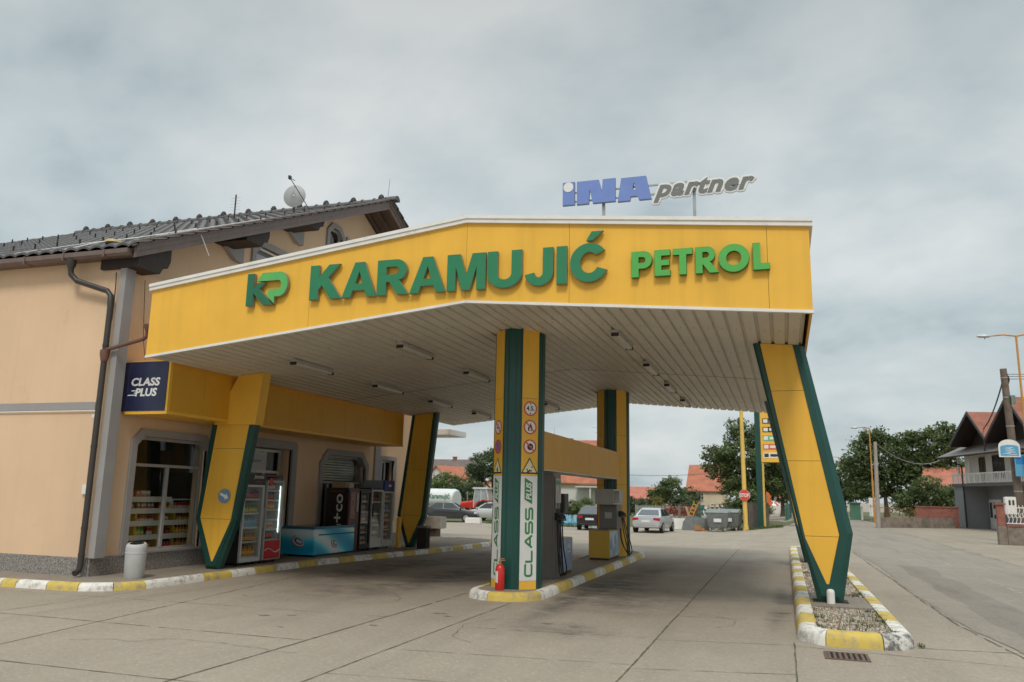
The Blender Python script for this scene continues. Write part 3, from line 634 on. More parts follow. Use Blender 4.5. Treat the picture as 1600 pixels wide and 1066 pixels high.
def signs(col, base, u, n, key):
    up_ = Vector((0, 0, 1)); mid = base+u*.20
    def disc(z, r, body, mark):
        g = MB()
        def ring(rad, off, mi, k=28): g.add([mid+up_*z+u*rad*cos(2*pi*i/k)+up_*rad*sin(2*pi*i/k)+n*off for i in range(k)], [tuple(range(k))], mi)
        g.add([mid+up_*z+u*r*cos(2*pi*i/28)+up_*r*sin(2*pi*i/28)+n*o_ for o_ in (0, .002) for i in range(28)], [(i, (i+1) % 28, 28+(i+1) % 28, 28+i) for i in range(28)], 0)
        ring(r, .002, 0); ring(r*.80, .0032, body)
        def poly(pts, mi, off=.0045): g.add([mid+up_*(z+y*r)+u*x*r+n*off for x, y in pts], [tuple(range(len(pts)))], mi)
        mark(poly, g, z, r)
        part('round_sign', g, [SRED, SWH, SBK, SBL], col, smooth=0, recalc=False)
    def slash(poly, w=.10, off=.006): c = .57; poly([(-c-w*.7, c-w*.7), (-c+w*.7, c+w*.7), (c+w*.7, -c+w*.7), (c-w*.7, -c-w*.7)], 0, off)
    if key == 'R':
        def m1(poly, g, z, r):
            put_text(g, '4.5', mid+up_*(z-r*.28)-u*r*.60+n*.004, u, up_, width=r*1.0, height=r*.62, depth=.001, bold=.02, mi=2); put_text(g, 'm', mid+up_*(z-r*.26)+u*r*.44+n*.004, u, up_, width=r*.24, depth=.001, mi=2)
            poly([(-.16, .72), (.16, .72), (0, .50)], 2); poly([(-.16, -.72), (0, -.50), (.16, -.72)], 2)
        def m2(poly, g, z, r):
            poly([(-.28, -.52), (.25, -.52), (.38, -.2), (.25, .12), (.06, .58), (-.08, .22), (-.30, .0), (-.36, -.28)], 2); poly([(-.12, -.48), (.12, -.48), (.15, -.25), (0, .02), (-.14, -.22)], 1, .0052); slash(poly)
        def m3(poly, g, z, r):
            poly([(.05+.46*cos(R_(a)), -.02+.46*sin(R_(a))) for a in range(0, 360, 20)], 2); poly([(.12+.13*cos(R_(a)), -.05+.13*sin(R_(a))) for a in range(0, 360, 30)], 1, .0052); slash(poly)
        disc(3.09, .128, 1, m1); disc(2.775, .124, 1, m2); disc(2.445, .124, 1, m3)
    else:
        def m4(poly, g, z, r): poly([(-.55, -.12), (.45, -.12), (.45, .02), (-.55, .02)], 2); poly([(.05, .15), (.15, .5), (.05, .6), (-.02, .4)], 2); slash(poly)
        def m5(poly, g, z, r): slash(poly, .12); poly([(.57+.08, .57-.08), (.57-.08, .57+.08), (-.57-.08, -.57+.08), (-.57+.08, -.57-.08)], 0, .0056)
        disc(2.775, .124, 1, m4); disc(2.445, .124, 3, m5)
    g = MB()
    def tri(s, off, mi): g.add([mid+up_*(2.11+y*s)+u*x*s+n*off for x, y in ((-.165, -.12), (.165, -.12), (0, .155))], [(0, 1, 2)], mi)
    tri(1, .002, 1); tri(.78, .0035, 0)
    rr = random.Random(4)
    for _ in range(1 if key == 'L' else 7):
        x, z = (0, 2.06) if key == 'L' else (rr.uniform(-.055, .055), rr.uniform(2.02, 2.13)); s = .035 if key == 'L' else .016
        g.add([mid+u*(x+a*s)+up_*(z+b_*s)+n*.005 for a, b_ in ((-.8, -1), (.8, -1), (.6, .3), (0, 1.4), (-.6, .2))], [(0, 1, 2, 3, 4)], 1)
    part('warning_triangle', g, [SYL, SBK], col, smooth=0, recalc=False)
column(13.4, .12, True); column(21.7, .12, False)
g = MB(); 
for a, b in ((13.95, 17.62), (17.626, 21.15)): g.box(-4.60, -4.06, a, b, 2.105, 2.78)
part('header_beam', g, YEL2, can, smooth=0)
g = MB(); g.box(-4.585, -4.075, 13.96, 21.14, 2.085, 2.104); part('beam_underside', g, WHT, can, smooth=0)
# tube lights under the ribs
def tube_light(x, y, label):
    t = thing('tube_light', label, 'tube light', (x, y, zs(x)), group='tube lights under the canopy')
    g = MB(); g.box(-.07, .07, -.68, .68, -.055, -.002); part('housing', g, pm('fitting_grey', (.42, .40, .36), .5, .1, 8), t, bevel=.012)
    g = MB(); g.prism([(-.055, -.056), (.055, -.056), (.038, -.105), (-.038, -.105)], 'Y', -.64, .64); part('diffuser', g, pm('diffuser', (.55, .52, .46), .35, .05, 8), t, bevel=.012)
    
    for a in (.645, -.678): g = MB(); g.box(-.062, .062, a, a+.033, -.11, -.056); part('end_cap', g, DRK, t)
ORD = ('nearest', 'second', 'third', 'farthest')
for x, nm in ((-2.5, 'right of the columns'), (-6.36, 'between the columns and the shop'), (-8.53, 'beside the shop sign band')):
    for k, y in enumerate((13.36, 16.56, 19.58, 22.7)): tube_light(x, y, 'tube light under the canopy %s, %s in its row' % (nm, ORD[k]))
# ------------------------------------------------------------------ lettering on the fascia
def letter(par, ch, x0, x1, z0, z1, face, side, bbox=None, y=YF-.02, name='letter', d=.062):
    g = MB(); c = GL[ch] if isinstance(ch, str) else ch
    vs, fs = curve_mesh(c, d); g.add(place(vs, (x0, y, z0), (1, 0, 0), (0, 0, 1), x1-x0, z1-z0, bbox), fs, 1)
    vs, fs = curve_mesh(c, .006); g.add(place(vs, (x0+.004, y-d-.0005, z0+.004), (1, 0, 0), (0, 0, 1), x1-x0-.008, z1-z0-.008, bbox), fs, 0)
    return part(name, g, [face, side], par, smooth=30)
t = thing('company_sign', 'large dark green raised letters spelling the longest word on the yellow fascia', 'sign', (-4.7, YF, 4.63), world=True)
for ch, a, b in (('K', -7.09, -6.51), ('A', -6.50, -5.90), ('R', -5.885, -5.34), ('A', -5.325, -4.73), ('M', -4.705, -4.085), ('U', -4.055, -3.515), ('J', -3.47, -3.04), ('I', -2.99, -2.835)): letter(t, ch, a, b, 4.632 if ch not in 'UJ' else 4.628, 5.2, LGR, LSIDE)
letter(t, 'C', -2.79, -2.25, 4.635, 5.215, LGR, LSIDE, bbox=(0, -.02, .95, 1.02))
t = thing('petrol_sign', 'smaller bright green raised letters reading PETROL on the right of the fascia', 'sign', (-.97, YF, 4.65), world=True)
for ch, a, b in (('P', -1.90, -1.61), ('E', -1.58, -1.36), ('T', -1.325, -1.055), ('Rf', -1.02, -.71), ('O', -.715, -.31), ('L', -.265, -.05)): letter(t, ch, a, b, 4.655-(.01 if ch == 'O' else 0), 5.032+(.01 if ch == 'O' else 0), LGR2, pm('letter_side_green', (.04, .15, .03), .5, .1, 8))
t = thing('logo_sign', 'two tone green KP monogram on the left of the yellow fascia', 'sign', (-7.9, YF, 4.6), world=True)
letter(t, KPK, -8.285, -7.50, 4.598, 5.145, pm('logo_dark_green', (.016, .14, .07), .4, .05, 5), LSIDE, bbox=(0, 0, 1.667, 1)); letter(t, KPP, -8.285, -7.50, 4.598, 5.145, pm('logo_light_green', (.10, .42, .11), .4, .05, 5), LSIDE, bbox=(0, 0, 1.667, 1), y=YF-.024)
# rooftop sign on posts
YI = 11.5
t = thing('rooftop_sign', 'blue and grey lettering with white edges standing on posts above the canopy roof', 'sign', (-1.7, YI, 5.75), world=True)
BLUE = pm('sign_periwinkle', (.155, .235, .53), .45, .06, 5); BSIDE = pm('sign_side_blue', (.24, .26, .36), .5, .1, 5); PGREY = pm('sign_grey', (.155, .16, .15), .5, .06, 5)
letter(t, [[(0, 0), (.55, 0), (.55, 1), (0, 1)]], -3.065, -2.875, 6.04, 6.415, BLUE, BSIDE, y=YI, d=.05)
g = MB(); g.prism([(-2.972+.078*cos(a*pi/16), 6.33+.078*sin(a*pi/16)) for a in range(32)], 'Y', YI-.062, YI-.056); part('dot', g, SWH, t, smooth=0)
letter(t, 'Nf', -2.84, -2.24, 6.035, 6.41, BLUE, BSIDE, y=YI, d=.05); letter(t, 'Af', -2.205, -1.695, 6.02, 6.395, BLUE, BSIDE, y=YI, d=.05)
g = MB()
for k in range(20):                                                  # white backing plate, a little larger all round than the letters
    vs, fs = text_mesh('partner', .05-.0005*k, .03, .35, 1.10); r_ = .030 if k < 12 else .016
    g.add(place(vs, (-1.665+r_*cos(k*pi/(6 if k < 12 else 4)), YI, 5.955+r_*sin(k*pi/(6 if k < 12 else 4))), (1, 0, 0), (0, 0, 1), 1.45, .32), fs, 1)
vs, fs = text_mesh('partner', .006, .036, .35, 1.10); g.add(place(vs, (-1.665, YI-.0515, 5.955), (1, 0, 0), (0, 0, 1), 1.45, .32), fs, 0)
part('word', g, [PGREY, SWH], t, smooth=0)
g = MB()
for z, xe in ((6.10, -.45), (6.245, -.9)): g.box(-3.03, xe, YI+.003, YI+.03, z, z+.022)
for x in (-2.44, -1.08): g.box(x-.022, x+.022, YI+.031, YI+.07, 5.40, 6.22)
part('support_frame', g, STEEL, t, smooth=0)
# ------------------------------------------------------------------ shop building
bld = thing('shop_building', 'peach plastered shop building with dark tiled gable roof beside the canopy', 'building', (-15, 18, 0), world=True)
XW, YW, TH = -11.4, 11.33, .3
ROOM = pm('shop_interior', (.10, .085, .07), .9, .2, 2)
def wall_with_holes(mb, y0, y1, z0, z1, holes, x0=XW-TH, x1=XW):
    """holes: (ya, yb, za, zb) sorted by y"""
    y = y0
    for a, b, c, d in holes:
        mb.box(x0, x1, y, a, z0, z1)
        if c > z0: mb.box(x0, x1, a, b, z0, c)
        mb.box(x0, x1, a, b, d, z1); y = b
    mb.box(x0, x1, y, y1, z0, z1)
g = MB()
HOLES = [(12.10, 14.08, .46, 2.58), (14.95, 17.16, .1, 2.60), (18.60, 20.90, .1, 2.58), (21.85, 22.70, .95, 2.58)]
wall_with_holes(g, YW, 25.2, .1, 5.62, HOLES)
g.box(-23, XW-TH, YW, YW+.3, .1, 5.93); g.box(XW-TH, XW, YW, YW+.3, 5.62, 5.93)
g.box(-23, XW-TH, 24.9, 25.2, .1, 5.6)
XG = -11.85
hz = lambda y: 5.90+.4475*(min(y, 2*20.66-y)-11.05)-.14
# gable triangle with two openings
UO = [(15.72, 17.25, 5.7, 7.45), (18.92, 19.62, 8.0, 8.98)]
def gab(ya, yb, za=None, zb=None):
    pts = [(ya, za if za is not None else 5.6), (yb, za if za is not None else 5.6), (yb, zb if zb is not None else hz(yb))]
    if ya < 20.66 < yb and zb is None: pts.append((20.66, hz(20.66)))
    pts.append((ya, zb if zb is not None else hz(ya))); g.prism(pts, 'X', XG-.25, XG)
gab(11.4, 15.72); gab(15.72, 17.25, 7.45); gab(17.25, 18.92); gab(18.92, 19.62, 5.6, 8.0); gab(18.92, 19.62, 8.98); gab(19.62, 29.5)
part('wall', g, WALL, bld, smooth=0)
g = MB()                                                              # dark shop room behind the openings
g.box(-16.2, -16.0, YW+.3, 24.9, .1, 3.2); g.box(-16, XW-TH, YW+.3, 24.9, 3.0, 3.1); g.box(-16, XW-TH, YW+.3, 24.9, .1, .12); g.box(-16, XW-TH, 14.45, 14.5, .12, 3.0); g.box(-16, XW-TH, 17.8, 17.85, .12, 3.0)
part('interior', g, ROOM, bld, smooth=0)
TERR = pm('terrazzo_plinth', (.235, .215, .195), .7, .75, 38, bump=.4, bscale=60)
for b_ in ((-23, XW-.02, YW-.035, YW-.0005, .09, .42), (XW+.0005, XW+.035, YW-.035, 14.85, .09, .425), (XW+.0005, XW+.035, 17.55, 18.4, .09, .42), (XW+.0005, XW+.035, 21.1, 25.2, .09, .42)): g = MB(); g.box(*b_); part('plinth', g, TERR, bld, smooth=0)
g = MB()
g.prism([(-11.385, 11.27), (-11.25, 11.27), (-11.25, 11.50), (-11.395, 11.50), (-11.395, 11.3295), (-11.385, 11.3295)], 'Z', .42, 5.86)
part('corner_pilaster', g, GREYT, bld, smooth=0)
g = MB(); g.box(XW+.0005, XW+.05, 21.42, 21.76, .42, 3.6); part('pilaster', g, GREYT, bld, smooth=0)
g = MB(); g.box(-23, -11.66, YW-.02, YW-.0005, 2.985, 3.125); part('string_course', g, GREYT, bld, smooth=0)
g = MB(); g.tube([(-23, YW-.03, 2.955), (-11.62, YW-.03, 2.965), (-11.60, YW-.03, 2.90)], .011, 6); g.box(-11.66, -11.59, YW-.06, YW, 2.84, 2.90); part('white_cable', g, WHT, bld)
g = MB(); g.box(-11.71, -11.60, YW-.05, YW, 1.49, 1.66); part('meter_box', g, WHT, bld, bevel=.008)
def oct_pts(y0, y1, z0, z1, c): return [(y0, z0), (y1, z0), (y1, z1-c), (y1-c, z1), (y0+c, z1), (y0, z1-c)]
def surround(y0, y1, z0, z1, c, w, xw=XW, label=None, sill=True, t=.055):
    """grey plaster surround with clipped upper corners"""
    o = oct_pts(y0-w, y1+w, z0, z1+w, c+w*.42); i = oct_pts(y0, y1, z0, z1, c); g = MB(); n = 6
    for a in ((1, 2), (2, 3), (3, 4), (4, 5), (5, 0)):
        q = [i[a[0]], o[a[0]], o[a[1]], i[a[1]]]; g.prism(q, 'X', xw-.05, xw+t)
    if c:                                                             # plaster infill behind the clipped corners
        g.prism([i[2], i[3], (y1, z1)], 'X', xw-.2, xw-.05); g.prism([i[4], i[5], (y0, z1)], 'X', xw-.2, xw-.05)
    return part('window_surround', g, GREYT, bld, smooth=0)
FRAME = pm('window_frame_grey', (.34, .33, .32), .5, .06, 8)
def window(y0, y1, z0, z1, mull=(), trans=(), x=XW-.12, fr=FRAME, gl=GLASS, w=.055, c=0):
    g = MB()
    g.box(x-.03, x+.03, y0, y1, z0, z0+w); g.box(x-.03, x+.03, y0, y1, z1-w, z1); g.box(x-.03, x+.03, y0, y0+w, z0+w, z1-w); g.box(x-.03, x+.03, y1-w, y1, z0+w, z1-w)
    for m, za, zb in mull: g.box(x-.028, x+.034, m-w*.6, m+w*.6, za, zb)
    for t in trans: g.box(x-.028, x+.032, y0+w, y1-w, t-w*.5, t+w*.5)
    f = part('window', g, fr, bld, smooth=0)
    p = MB(); p.quad((x, y0+w, z0+w), (x, y1-w, z0+w), (x, y1-w, z1-w), (x, y0+w, z1-w)); part('pane', p, gl, f, smooth=0)
    return f
surround(12.10, 14.08, .42, 2.58, .17, .14); window(12.10, 14.08, .46, 2.58, [(13.10, .5, 2.02)], [2.05])
g = MB(); g.box(XW-.02, XW+.07, 12.0, 14.2, .43, .475); part('sill', g, GREYT, bld, smooth=0)
surround(14.95, 17.16, .42, 2.60, 0, .20)
# shop entrance: aluminium front with door and a framed panel above it
x = XW-.22; g = MB()
for y in (14.97, 15.55, 16.35, 16.95): g.box(x-.03, x+.03, y, y+.06, .12, 2.58)
for z in (.12, 2.02, 2.52): g.box(x-.028, x+.028, 15.03, 16.95, z, z+.06)
d = part('door', g, ALU, bld, smooth=0)
p = MB(); p.quad((x, 15.03, .18), (x, 16.95, .18), (x, 16.95, 2.52), (x, 15.03, 2.52)); part('pane', p, DGLASS, d, smooth=0)
p = MB(); p.box(x+.031, x+.045, 15.50, 16.42, 2.08, 2.50); put_text(p, 'iNA', (x+.0455, 15.64, 2.24), (0, 1, 0), (0, 0, 1), width=.24, height=.11, depth=.002, bold=.04, mi=1); put_text(p, 'partner', (x+.0455, 15.90, 2.24), (0, 1, 0), (0, 0, 1), width=.32, depth=.002, bold=.02, shear=.3, mi=2)
part('transom_panel', p, [pm('panel_grey', (.48, .47, .45), .5, .05, 6), pm('dark_navy', (.015, .03, .10), .5, .1, 6), PGREY], d, smooth=0)
surround(18.60, 20.90, .12, 2.58, .30, .15); window(18.60, 20.90, .14, 2.58, [(19.10, .2, 1.82), (20.0, .2, 1.82)], [1.86], gl=GLASS)
# white slatted upper light of the second opening
g = MB()
for k in range(9): g.box(XW-.26, XW-.245, 18.68, 20.7, 1.92+k*.07, 1.972+k*.07)
part('window_blind', g, ALU, bld, smooth=0)
surround(21.85, 22.70, .95, 2.58, 0, .12); window(21.85, 22.70, .95, 2.58, [(22.3, 1, 2.5)], [], gl=DGLASS)
surround(15.72, 17.25, 5.75, 7.45, .22, .15, XG); window(15.72, 17.25, 5.7, 7.45, [], [7.0], XG-.1, fr=WHT, gl=DGLASS)
g = MB(); g.box(XG-.05, XG-.02, 15.8, 17.2, 6.2, 7.25); part('roller_shutter', g, pm('shutter_grey', (.42, .42, .41), .6, .05, 6), bld, smooth=0)
surround(18.92, 19.62, 8.0, 8.98, .20, .13, XG); window(18.92, 19.62, 8.0, 8.98, [], [], XG-.1, gl=DGLASS)
g = MB(); g.prism([(19.8, 8.70), (19.87, 8.95), (21.1, 8.30), (21.1, 8.1)], 'X', XG, XG+.05); part('gable_trim', g, GREYT, bld, smooth=0)
for y, z in ((11.75, 5.32), (14.62, 6.8), (17.0, 7.95)):                # plaster corbels under the purlins
    g = MB(); g.prism([(y-.1, z+.38), (y+.55, z+.38), (y+.55, z), (y+.3, z), (y-.1, z+.22)], 'X', XG, XG+.12); part('corbel', g, GREYT, bld, smooth=0)
# roof: two tiled slopes
TILE = pm('roof_tile_dark', (.085, .080, .078), .6, .25, 3, dirt=((.19, .185, .17), 5, .55, .5))
XE = -10.92; sl = .4475; YR = 20.66
def roof_z(y): return 5.90+sl*(min(y, 2*YR-y)-11.05)
g = MB(); per = .30; xsr = []
xx = -23.0
while xx < XE-.02: xsr += [(xx, 0), (xx+.07, .035), (xx+.15, .05), (xx+.23, .035)]; xx += per
xsr.append((XE, 0))
for side in (1, -1):
    rows = int(9.4/.34)
    for r in range(rows):
        u0, u1 = 11.0+r*(9.66/rows), 11.0+(r+1)*(9.66/rows)+.01
        a = [(x, u0 if side == 1 else 2*YR-u0, 5.90+sl*(u0-11.05)+.045+h) for x, h in xsr]; b = [(x, u1 if side == 1 else 2*YR-u1, 5.90+sl*(u1-11.05)+.005+h) for x, h in xsr]
        c = [(p[0], p[1], p[2]-.045) for p in a]
        n = len(xsr); g.add(a+b, [(i, i+1, n+i+1, n+i) for i in range(n-1)]); g.add(c+a, [(i, i+1, n+i+1, n+i) for i in range(n-1)])
roof = part('roof', g, TILE, bld, smooth=0, recalc=False)
g = MB(); xx = -23
while xx < XE: g.prism([(YR+.13*cos(R_(a)), roof_z(YR)+.03+.12*sin(R_(a))) for a in range(0, 181, 30)], 'X', xx+.0, min(xx+.36, XE)); g.prism([(YR+.15*cos(R_(a)), roof_z(YR)+.03+.15*sin(R_(a))) for a in range(0, 181, 30)], 'X', xx+.36, min(xx+.40, XE)); xx += .40
part('ridge_tiles', g, TILE, roof, smooth=0)
for k in range(13): xk = -22.6+k*.95; g = MB(); g.lathe((xk, YR, roof_z(YR)+.12), [(.10, 0), (.10, .06), (.06, .14), (.01, .17)], 8); part('ridge_vent', g, DRK, roof)
g = MB(); 
for k in range(60):                                                   # snow hooks
    xk = -22.5+(k % 20)*.6; yk = 12.2+(k//20)*2.6; z = roof_z(yk)+.09; g.box(xk, xk+.02, yk, yk+.03, z-.03, z+.10)
part('snow_hooks', g, DRK, roof, smooth=0)
g = MB(); SOFB = pm('brown_boards', (.085, .055, .042), .7, .2, 5)
for side in (1, -1):
    Y = (lambda u: u) if side == 1 else (lambda u: 2*YR-u)
    g.prism([(Y(11.1), roof_z(11.1)-.10), (Y(YR), roof_z(YR)-.10), (Y(YR), roof_z(YR)-.03), (Y(11.1), roof_z(11.1)-.03)], 'X', -23, XE-.03)
part('eaves_boards', g, SOFB, roof, smooth=0)
g = MB()
for k in range(3):
    for side in (1, -1):
        Y = (lambda u: u) if side == 1 else (lambda u: 2*YR-u)
        xk = -11.75+k*.36; g.prism([(Y(11.35), roof_z(11.35)-.20), (Y(YR-.05), roof_z(YR-.05)-.20), (Y(YR-.05), roof_z(YR-.05)-.101), (Y(11.35), roof_z(11.35)-.101)], 'X', xk, xk+.09)
part('rafters', g, SOFB, roof, smooth=0)
g = MB()                                                              # stepped sheet-metal verge along both slopes
for side in (1, -1):
    Y = (lambda u: u) if side == 1 else (lambda u: 2*YR-u)
    def vb(x0, x1, d0, d1): g.prism([(Y(11.08), roof_z(11.08)+d0), (Y(YR), roof_z(YR)+d0), (Y(YR), roof_z(YR)+d1), (Y(11.08), roof_z(11.08)+d1)], 'X', x0, x1)
    vb(XE-.02, XE+.02, -.215, -.10); vb(XE-.02, XE+.045, -.099, .0); vb(XE-.02, XE+.075, .001, .085); vb(XE-.10, XE+.06, .086, .11)
part('verge_board', g, BRN, roof, smooth=0)
for y0, y1, z in ((11.25, 12.75, 5.58), (14.25, 15.95, 7.03), (16.5, 18.7, 8.15)):    # carved purlin ends
    g = MB(); g.prism([(y0, z), (y1-.35, z), (y1-.25, z+.08), (y1-.2, z+.18), (y1-.08, z+.22), (y1, roof_z(y1)-.22), (y0, roof_z(y0)-.22)] if False else [(y0, z), (y0+.55, z), (y0+.62, z+.12), (y0+.74, z+.16), (y0+.80, z+.30), (y0+.80, roof_z(y0+.8)-.21), (y0, roof_z(y0)-.21)], 'X', XG, XE-.06); part('purlin_end', g, DRK, roof, smooth=0)
# gutter and downpipes
g = MB(); gp = [(10.48-.075+.075*cos(R_(a)), 5.66+.08*sin(R_(a))) for a in range(180, 361, 30)]+[(10.47, 5.68), (10.335, 5.68)]
g.prism([(10.98, 5.86), (10.985, 5.78), (11.03, 5.74), (11.11, 5.74), (11.15, 5.78), (11.155, 5.86)], 'X', -23, -11.0)
g.box(-23, -11.0, 11.16, 11.325, 5.76, 5.79)
for k in range(12): g.box(-22+k*.95, -21.97+k*.95, 10.97, 11.16, 5.73, 5.87)
gut = part('gutter', g, BRN, bld, smooth=0)
g = MB(); g.lathe((-12.36, 11.07, 5.54), [(.05, 0), (.055, .05), (.085, .12), (.085, .22)], 12); g.tube([(-12.36, 11.07, 5.58), (-12.36, 11.09, 5.48), (-12.25, 11.14, 5.36), (-11.56, 11.19, 5.14), (-11.48, 11.20, 5.05), (-11.46, 11.20, 4.80), (-11.46, 11.20, .30), (-11.46, 11.18, .22), (-11.44, 11.08, .18)], .052, 12)
for z in (4.1, 2.3, .9, .45): g.lathe((-11.46, 11.20, z), [(.058, 0), (.058, .05)], 12)
part('downpipe', g, pm('brown_pipe', (.040, .034, .030), .45, .15, 6), bld)
g = MB(); g.tube([(-11.43, 11.2, 4.05), (-10.60, 11.16, 4.20), (-10.52, 11.15, 4.24), (-10.50, 11.14, 4.34)], .035, 10); g.lathe((-10.49, 11.13, 4.33), [(.04, 0), (.05, .03), (.085, .09), (.085, .12)], 10); g.lathe((-11.46, 11.20, 3.84), [(.06, 0), (.085, .12), (.085, .2)], 12)
part('branch_pipe', g, pm('rust_brown_pipe', (.16, .075, .055), .5, .15, 6), bld)
g = MB(); g.tube([(-11.0, 11.9, 5.35), (-11.0, 12.1, 4.9), (-10.95, 12.3, 4.5), (-10.9, 12.4, 3.9)], .006, 5); g.tube([(-11.34, 11.83, 5.5), (-11.36, 11.9, 5.0), (-11.35, 11.95, 4.4), (-11.3, 12.0, 4.0)], .006, 5); g.tube([(-11.47, 11.26, 5.5), (-11.44, 11.25, 5.2), (-11.44, 11.25, 4.6)], .010, 5)
part('wire', g, BLK, bld)
g = MB(); g.tube([(-12.6, 11.0, 5.93), (-12.2, 11.5, 6.22), (-11.8, 12.0, 6.43), (-11.2, 12.5, 6.68), (-10.95, 12.6, 6.74), (-10.84, 12.65, 6.6), (-10.82, 12.9, 6.25)], .010, 5); g.tube([(-14.5, 11.2, 6.02), (-12.6, 11.6, 6.26), (-11.4, 12.3, 6.56), (-11.1, 13.2, 6.98), (-11.1, 15, 7.78)], .009, 5)
part('roof_cable', g, WHT, bld)
g = MB(); g.lathe((-11.85, 11.5, 6.16), [(.17, 0), (.16, .05), (.05, .07)], 12); part('roof_lamp', g, pm('ochre_lamp', (.55, .42, .20), .5, .1, 6), bld)
g = MB(); g.box(-12, -10.6, 25.2, 26.7, 3.58, 3.76); part('balcony_slab', g, WHT, bld, smooth=0)
# satellite dish and antenna on the roof
t = thing('satellite_dish', 'white satellite dish fixed on the dark tiled roof with its thin feed arm', 'satellite dish', (-12.35, 17.9, roof_z(17.9)), rotz=R_(12))
g = MB(); g.tube([(0, 0, 0), (0, 0, .55)], .025, 8); part('mast', g, DRK, t)
g = MB(); n = 28; rings = [[(r*cos(2*pi*j/n), -.10+.30*(r/.31)**2*.22-.0, .55+r*1.02*sin(2*pi*j/n)) for j in range(n)] for r in (.02, .11, .20, .27, .31)]
g.loft(rings, 0, cap=False); g.loft([[(x, y+.012, z) for x, y, z in r] for r in rings], 0, cap=False); g.loft([rings[-1], [(x, y+.012, z) for x, y, z in rings[-1]]], 0, cap=False)
part('dish', g, pm('dish_grey', (.36, .37, .365), .5, .05, 5), t)
g = MB(); g.tube([(.42, .05, .18), (.0, -.42, .92)], .012, 6); g.tube([(0, -.08, .98), (0, -.42, .92)], .010, 6); g.box(-.03, .03, -.48, -.38, .88, .97); part('feed_arm', g, BLK, t)
t = thing('roof_antenna', 'thin upright antenna rod with faint cross bars on the roof ridge', 'antenna', (-14.6, 18.3, roof_z(18.3)), rotz=0)
g = MB(); g.tube([(0, 0, -.05), (0, 0, .80)], .022, 6); part('rod', g, DRK, t)
g = MB()
for k in range(6): z = .25+k*.09; g.tube([(-.17, 0, z), (.17, 0, z)], .0035, 4)
part('cross_bars', g, ALU, t)
t = MB(); t.tube([(0, 0, -.1), (.06, 0, .75)], .008, 5); solo('lightning_rod', t, STEEL, 'short thin lightning rod at the tip of the roof ridge', 'lightning rod').location = (-11.0, 20.66, roof_z(YR))
# ------------------------------------------------------------------ sign band over the shop front
XB = -10.385
sb = thing('sign_band', 'yellow panelled sign band with a dark blue end panel above the shop windows', 'sign', (-10.9, 16.4, 2.93), world=True)
ys_ = [11.65, 12.60, 13.60, 14.62, 15.72, 16.80, 17.88, 18.96, 20.02, 21.22]
g = MB(); 
for a, b in zip(ys_, ys_[1:]): g.box(XB-.03, XB, a+(.07 if a == 11.65 else .003), b-.003, 2.99, 3.92)
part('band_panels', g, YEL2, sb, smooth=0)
g = MB(); g.box(XW+.06, XB+.012, 11.65, 21.22, 2.93, 2.987); g.box(XB-.03, XB+.012, 11.65, 11.715, 2.99, 3.95); g.box(XW+.06, XB-.032, 11.72, 21.21, 3.90, 3.915); g.box(XW+.06, XB-.031, 21.19, 21.215, 2.99, 3.8)
part('band_frame', g, YEL, sb, smooth=0)
g = MB(); g.box(-11.58, XB-.031, 11.64, 11.70, 2.988, 3.88)
NAVY = pm('sign_navy', (.018, .022, .062), .35, .15, 2); NAVY2 = pm('sign_navy_light', (.035, .042, .11), .35, .1, 2)
g.add([(-11.575, 11.6385, 2.995), (-11.27, 11.6385, 2.995), (-11.27, 11.6385, 3.87), (-11.575, 11.6385, 3.87)], [(0, 1, 2, 3)], 1)
put_text(g, 'CLASS', (-11.21, 11.6395, 3.44), (1, 0, 0), (0, 0, 1), width=.64, height=.15, depth=.004, bold=.035, shear=.12, mi=2); put_text(g, 'PLUS', (-11.10, 11.6395, 3.25), (1, 0, 0), (0, 0, 1), width=.48, height=.15, depth=.004, bold=.035, shear=.12, mi=2)
for k, (a, b) in enumerate(((.0, .15), (.06, .18), (-.08, .16))): z = 3.345-k*.04; g.add([(-11.20+a, 11.638, z), (-11.06, 11.638, z), (-11.06, 11.638, z+.018), (-11.18+a, 11.638, z+.018)], [(0, 1, 2, 3)], 2)
part('lightbox', g, [NAVY, NAVY2, SWH], sb, smooth=0)
# ------------------------------------------------------------------ goods in the shop window
SHW = pm('shelf_white', (.62, .60, .56), .5, .05, 6); SHY = pm('shelf_yellow', (.50, .29, .03), .5, .08, 4)
t = thing('shop_shelf', 'white display shelf with yellow dividers filled with goods behind the shop window', 'shelf', (-12.2, 13.05, .12), world=True)
LV = (.44, .70, .965, 1.20, 1.42)
for z in LV:
    g = MB(); g.box(-12.55, -11.78, 12.18, 14.36, z-.03, z-.005); g.box(-11.78, -11.755, 12.18, 14.36 if z < 1.3 else 13.60, z-.065, z+.035); part('board', g, SHW, t, smooth=0)
for y in (12.70, 13.32, 13.75):
    g = MB(); g.box(-12.5, -11.80, y, y+.05, .12, 1.17); part('divider', g, SHY, t, smooth=0)
g = MB(); g.box(-12.58, -12.56, 12.15, 14.4, .12, 1.45); part('back_panel', g, SHY, t, smooth=0)
g = MB(); g.box(-12.9, -12.7, 12.75, 13.0, .12, 3.0); part('post', g, SHY, bld, smooth=0)
def bottle_mb(r, h, cap=2):
    g = MB(); g.lathe((0, 0, 0), [(r*.92, 0), (r, .01), (r, h*.62), (r*.85, h*.72), (r*.36, h*.86), (r*.34, h*.93)], 10, 0); g.lathe((0, 0, 0), [(r*1.02, h*.2), (r*1.02, h*.52)], 10, 1); g.lathe((0, 0, 0), [(r*.42, h*.93), (r*.42, h)], 8, 2); return g
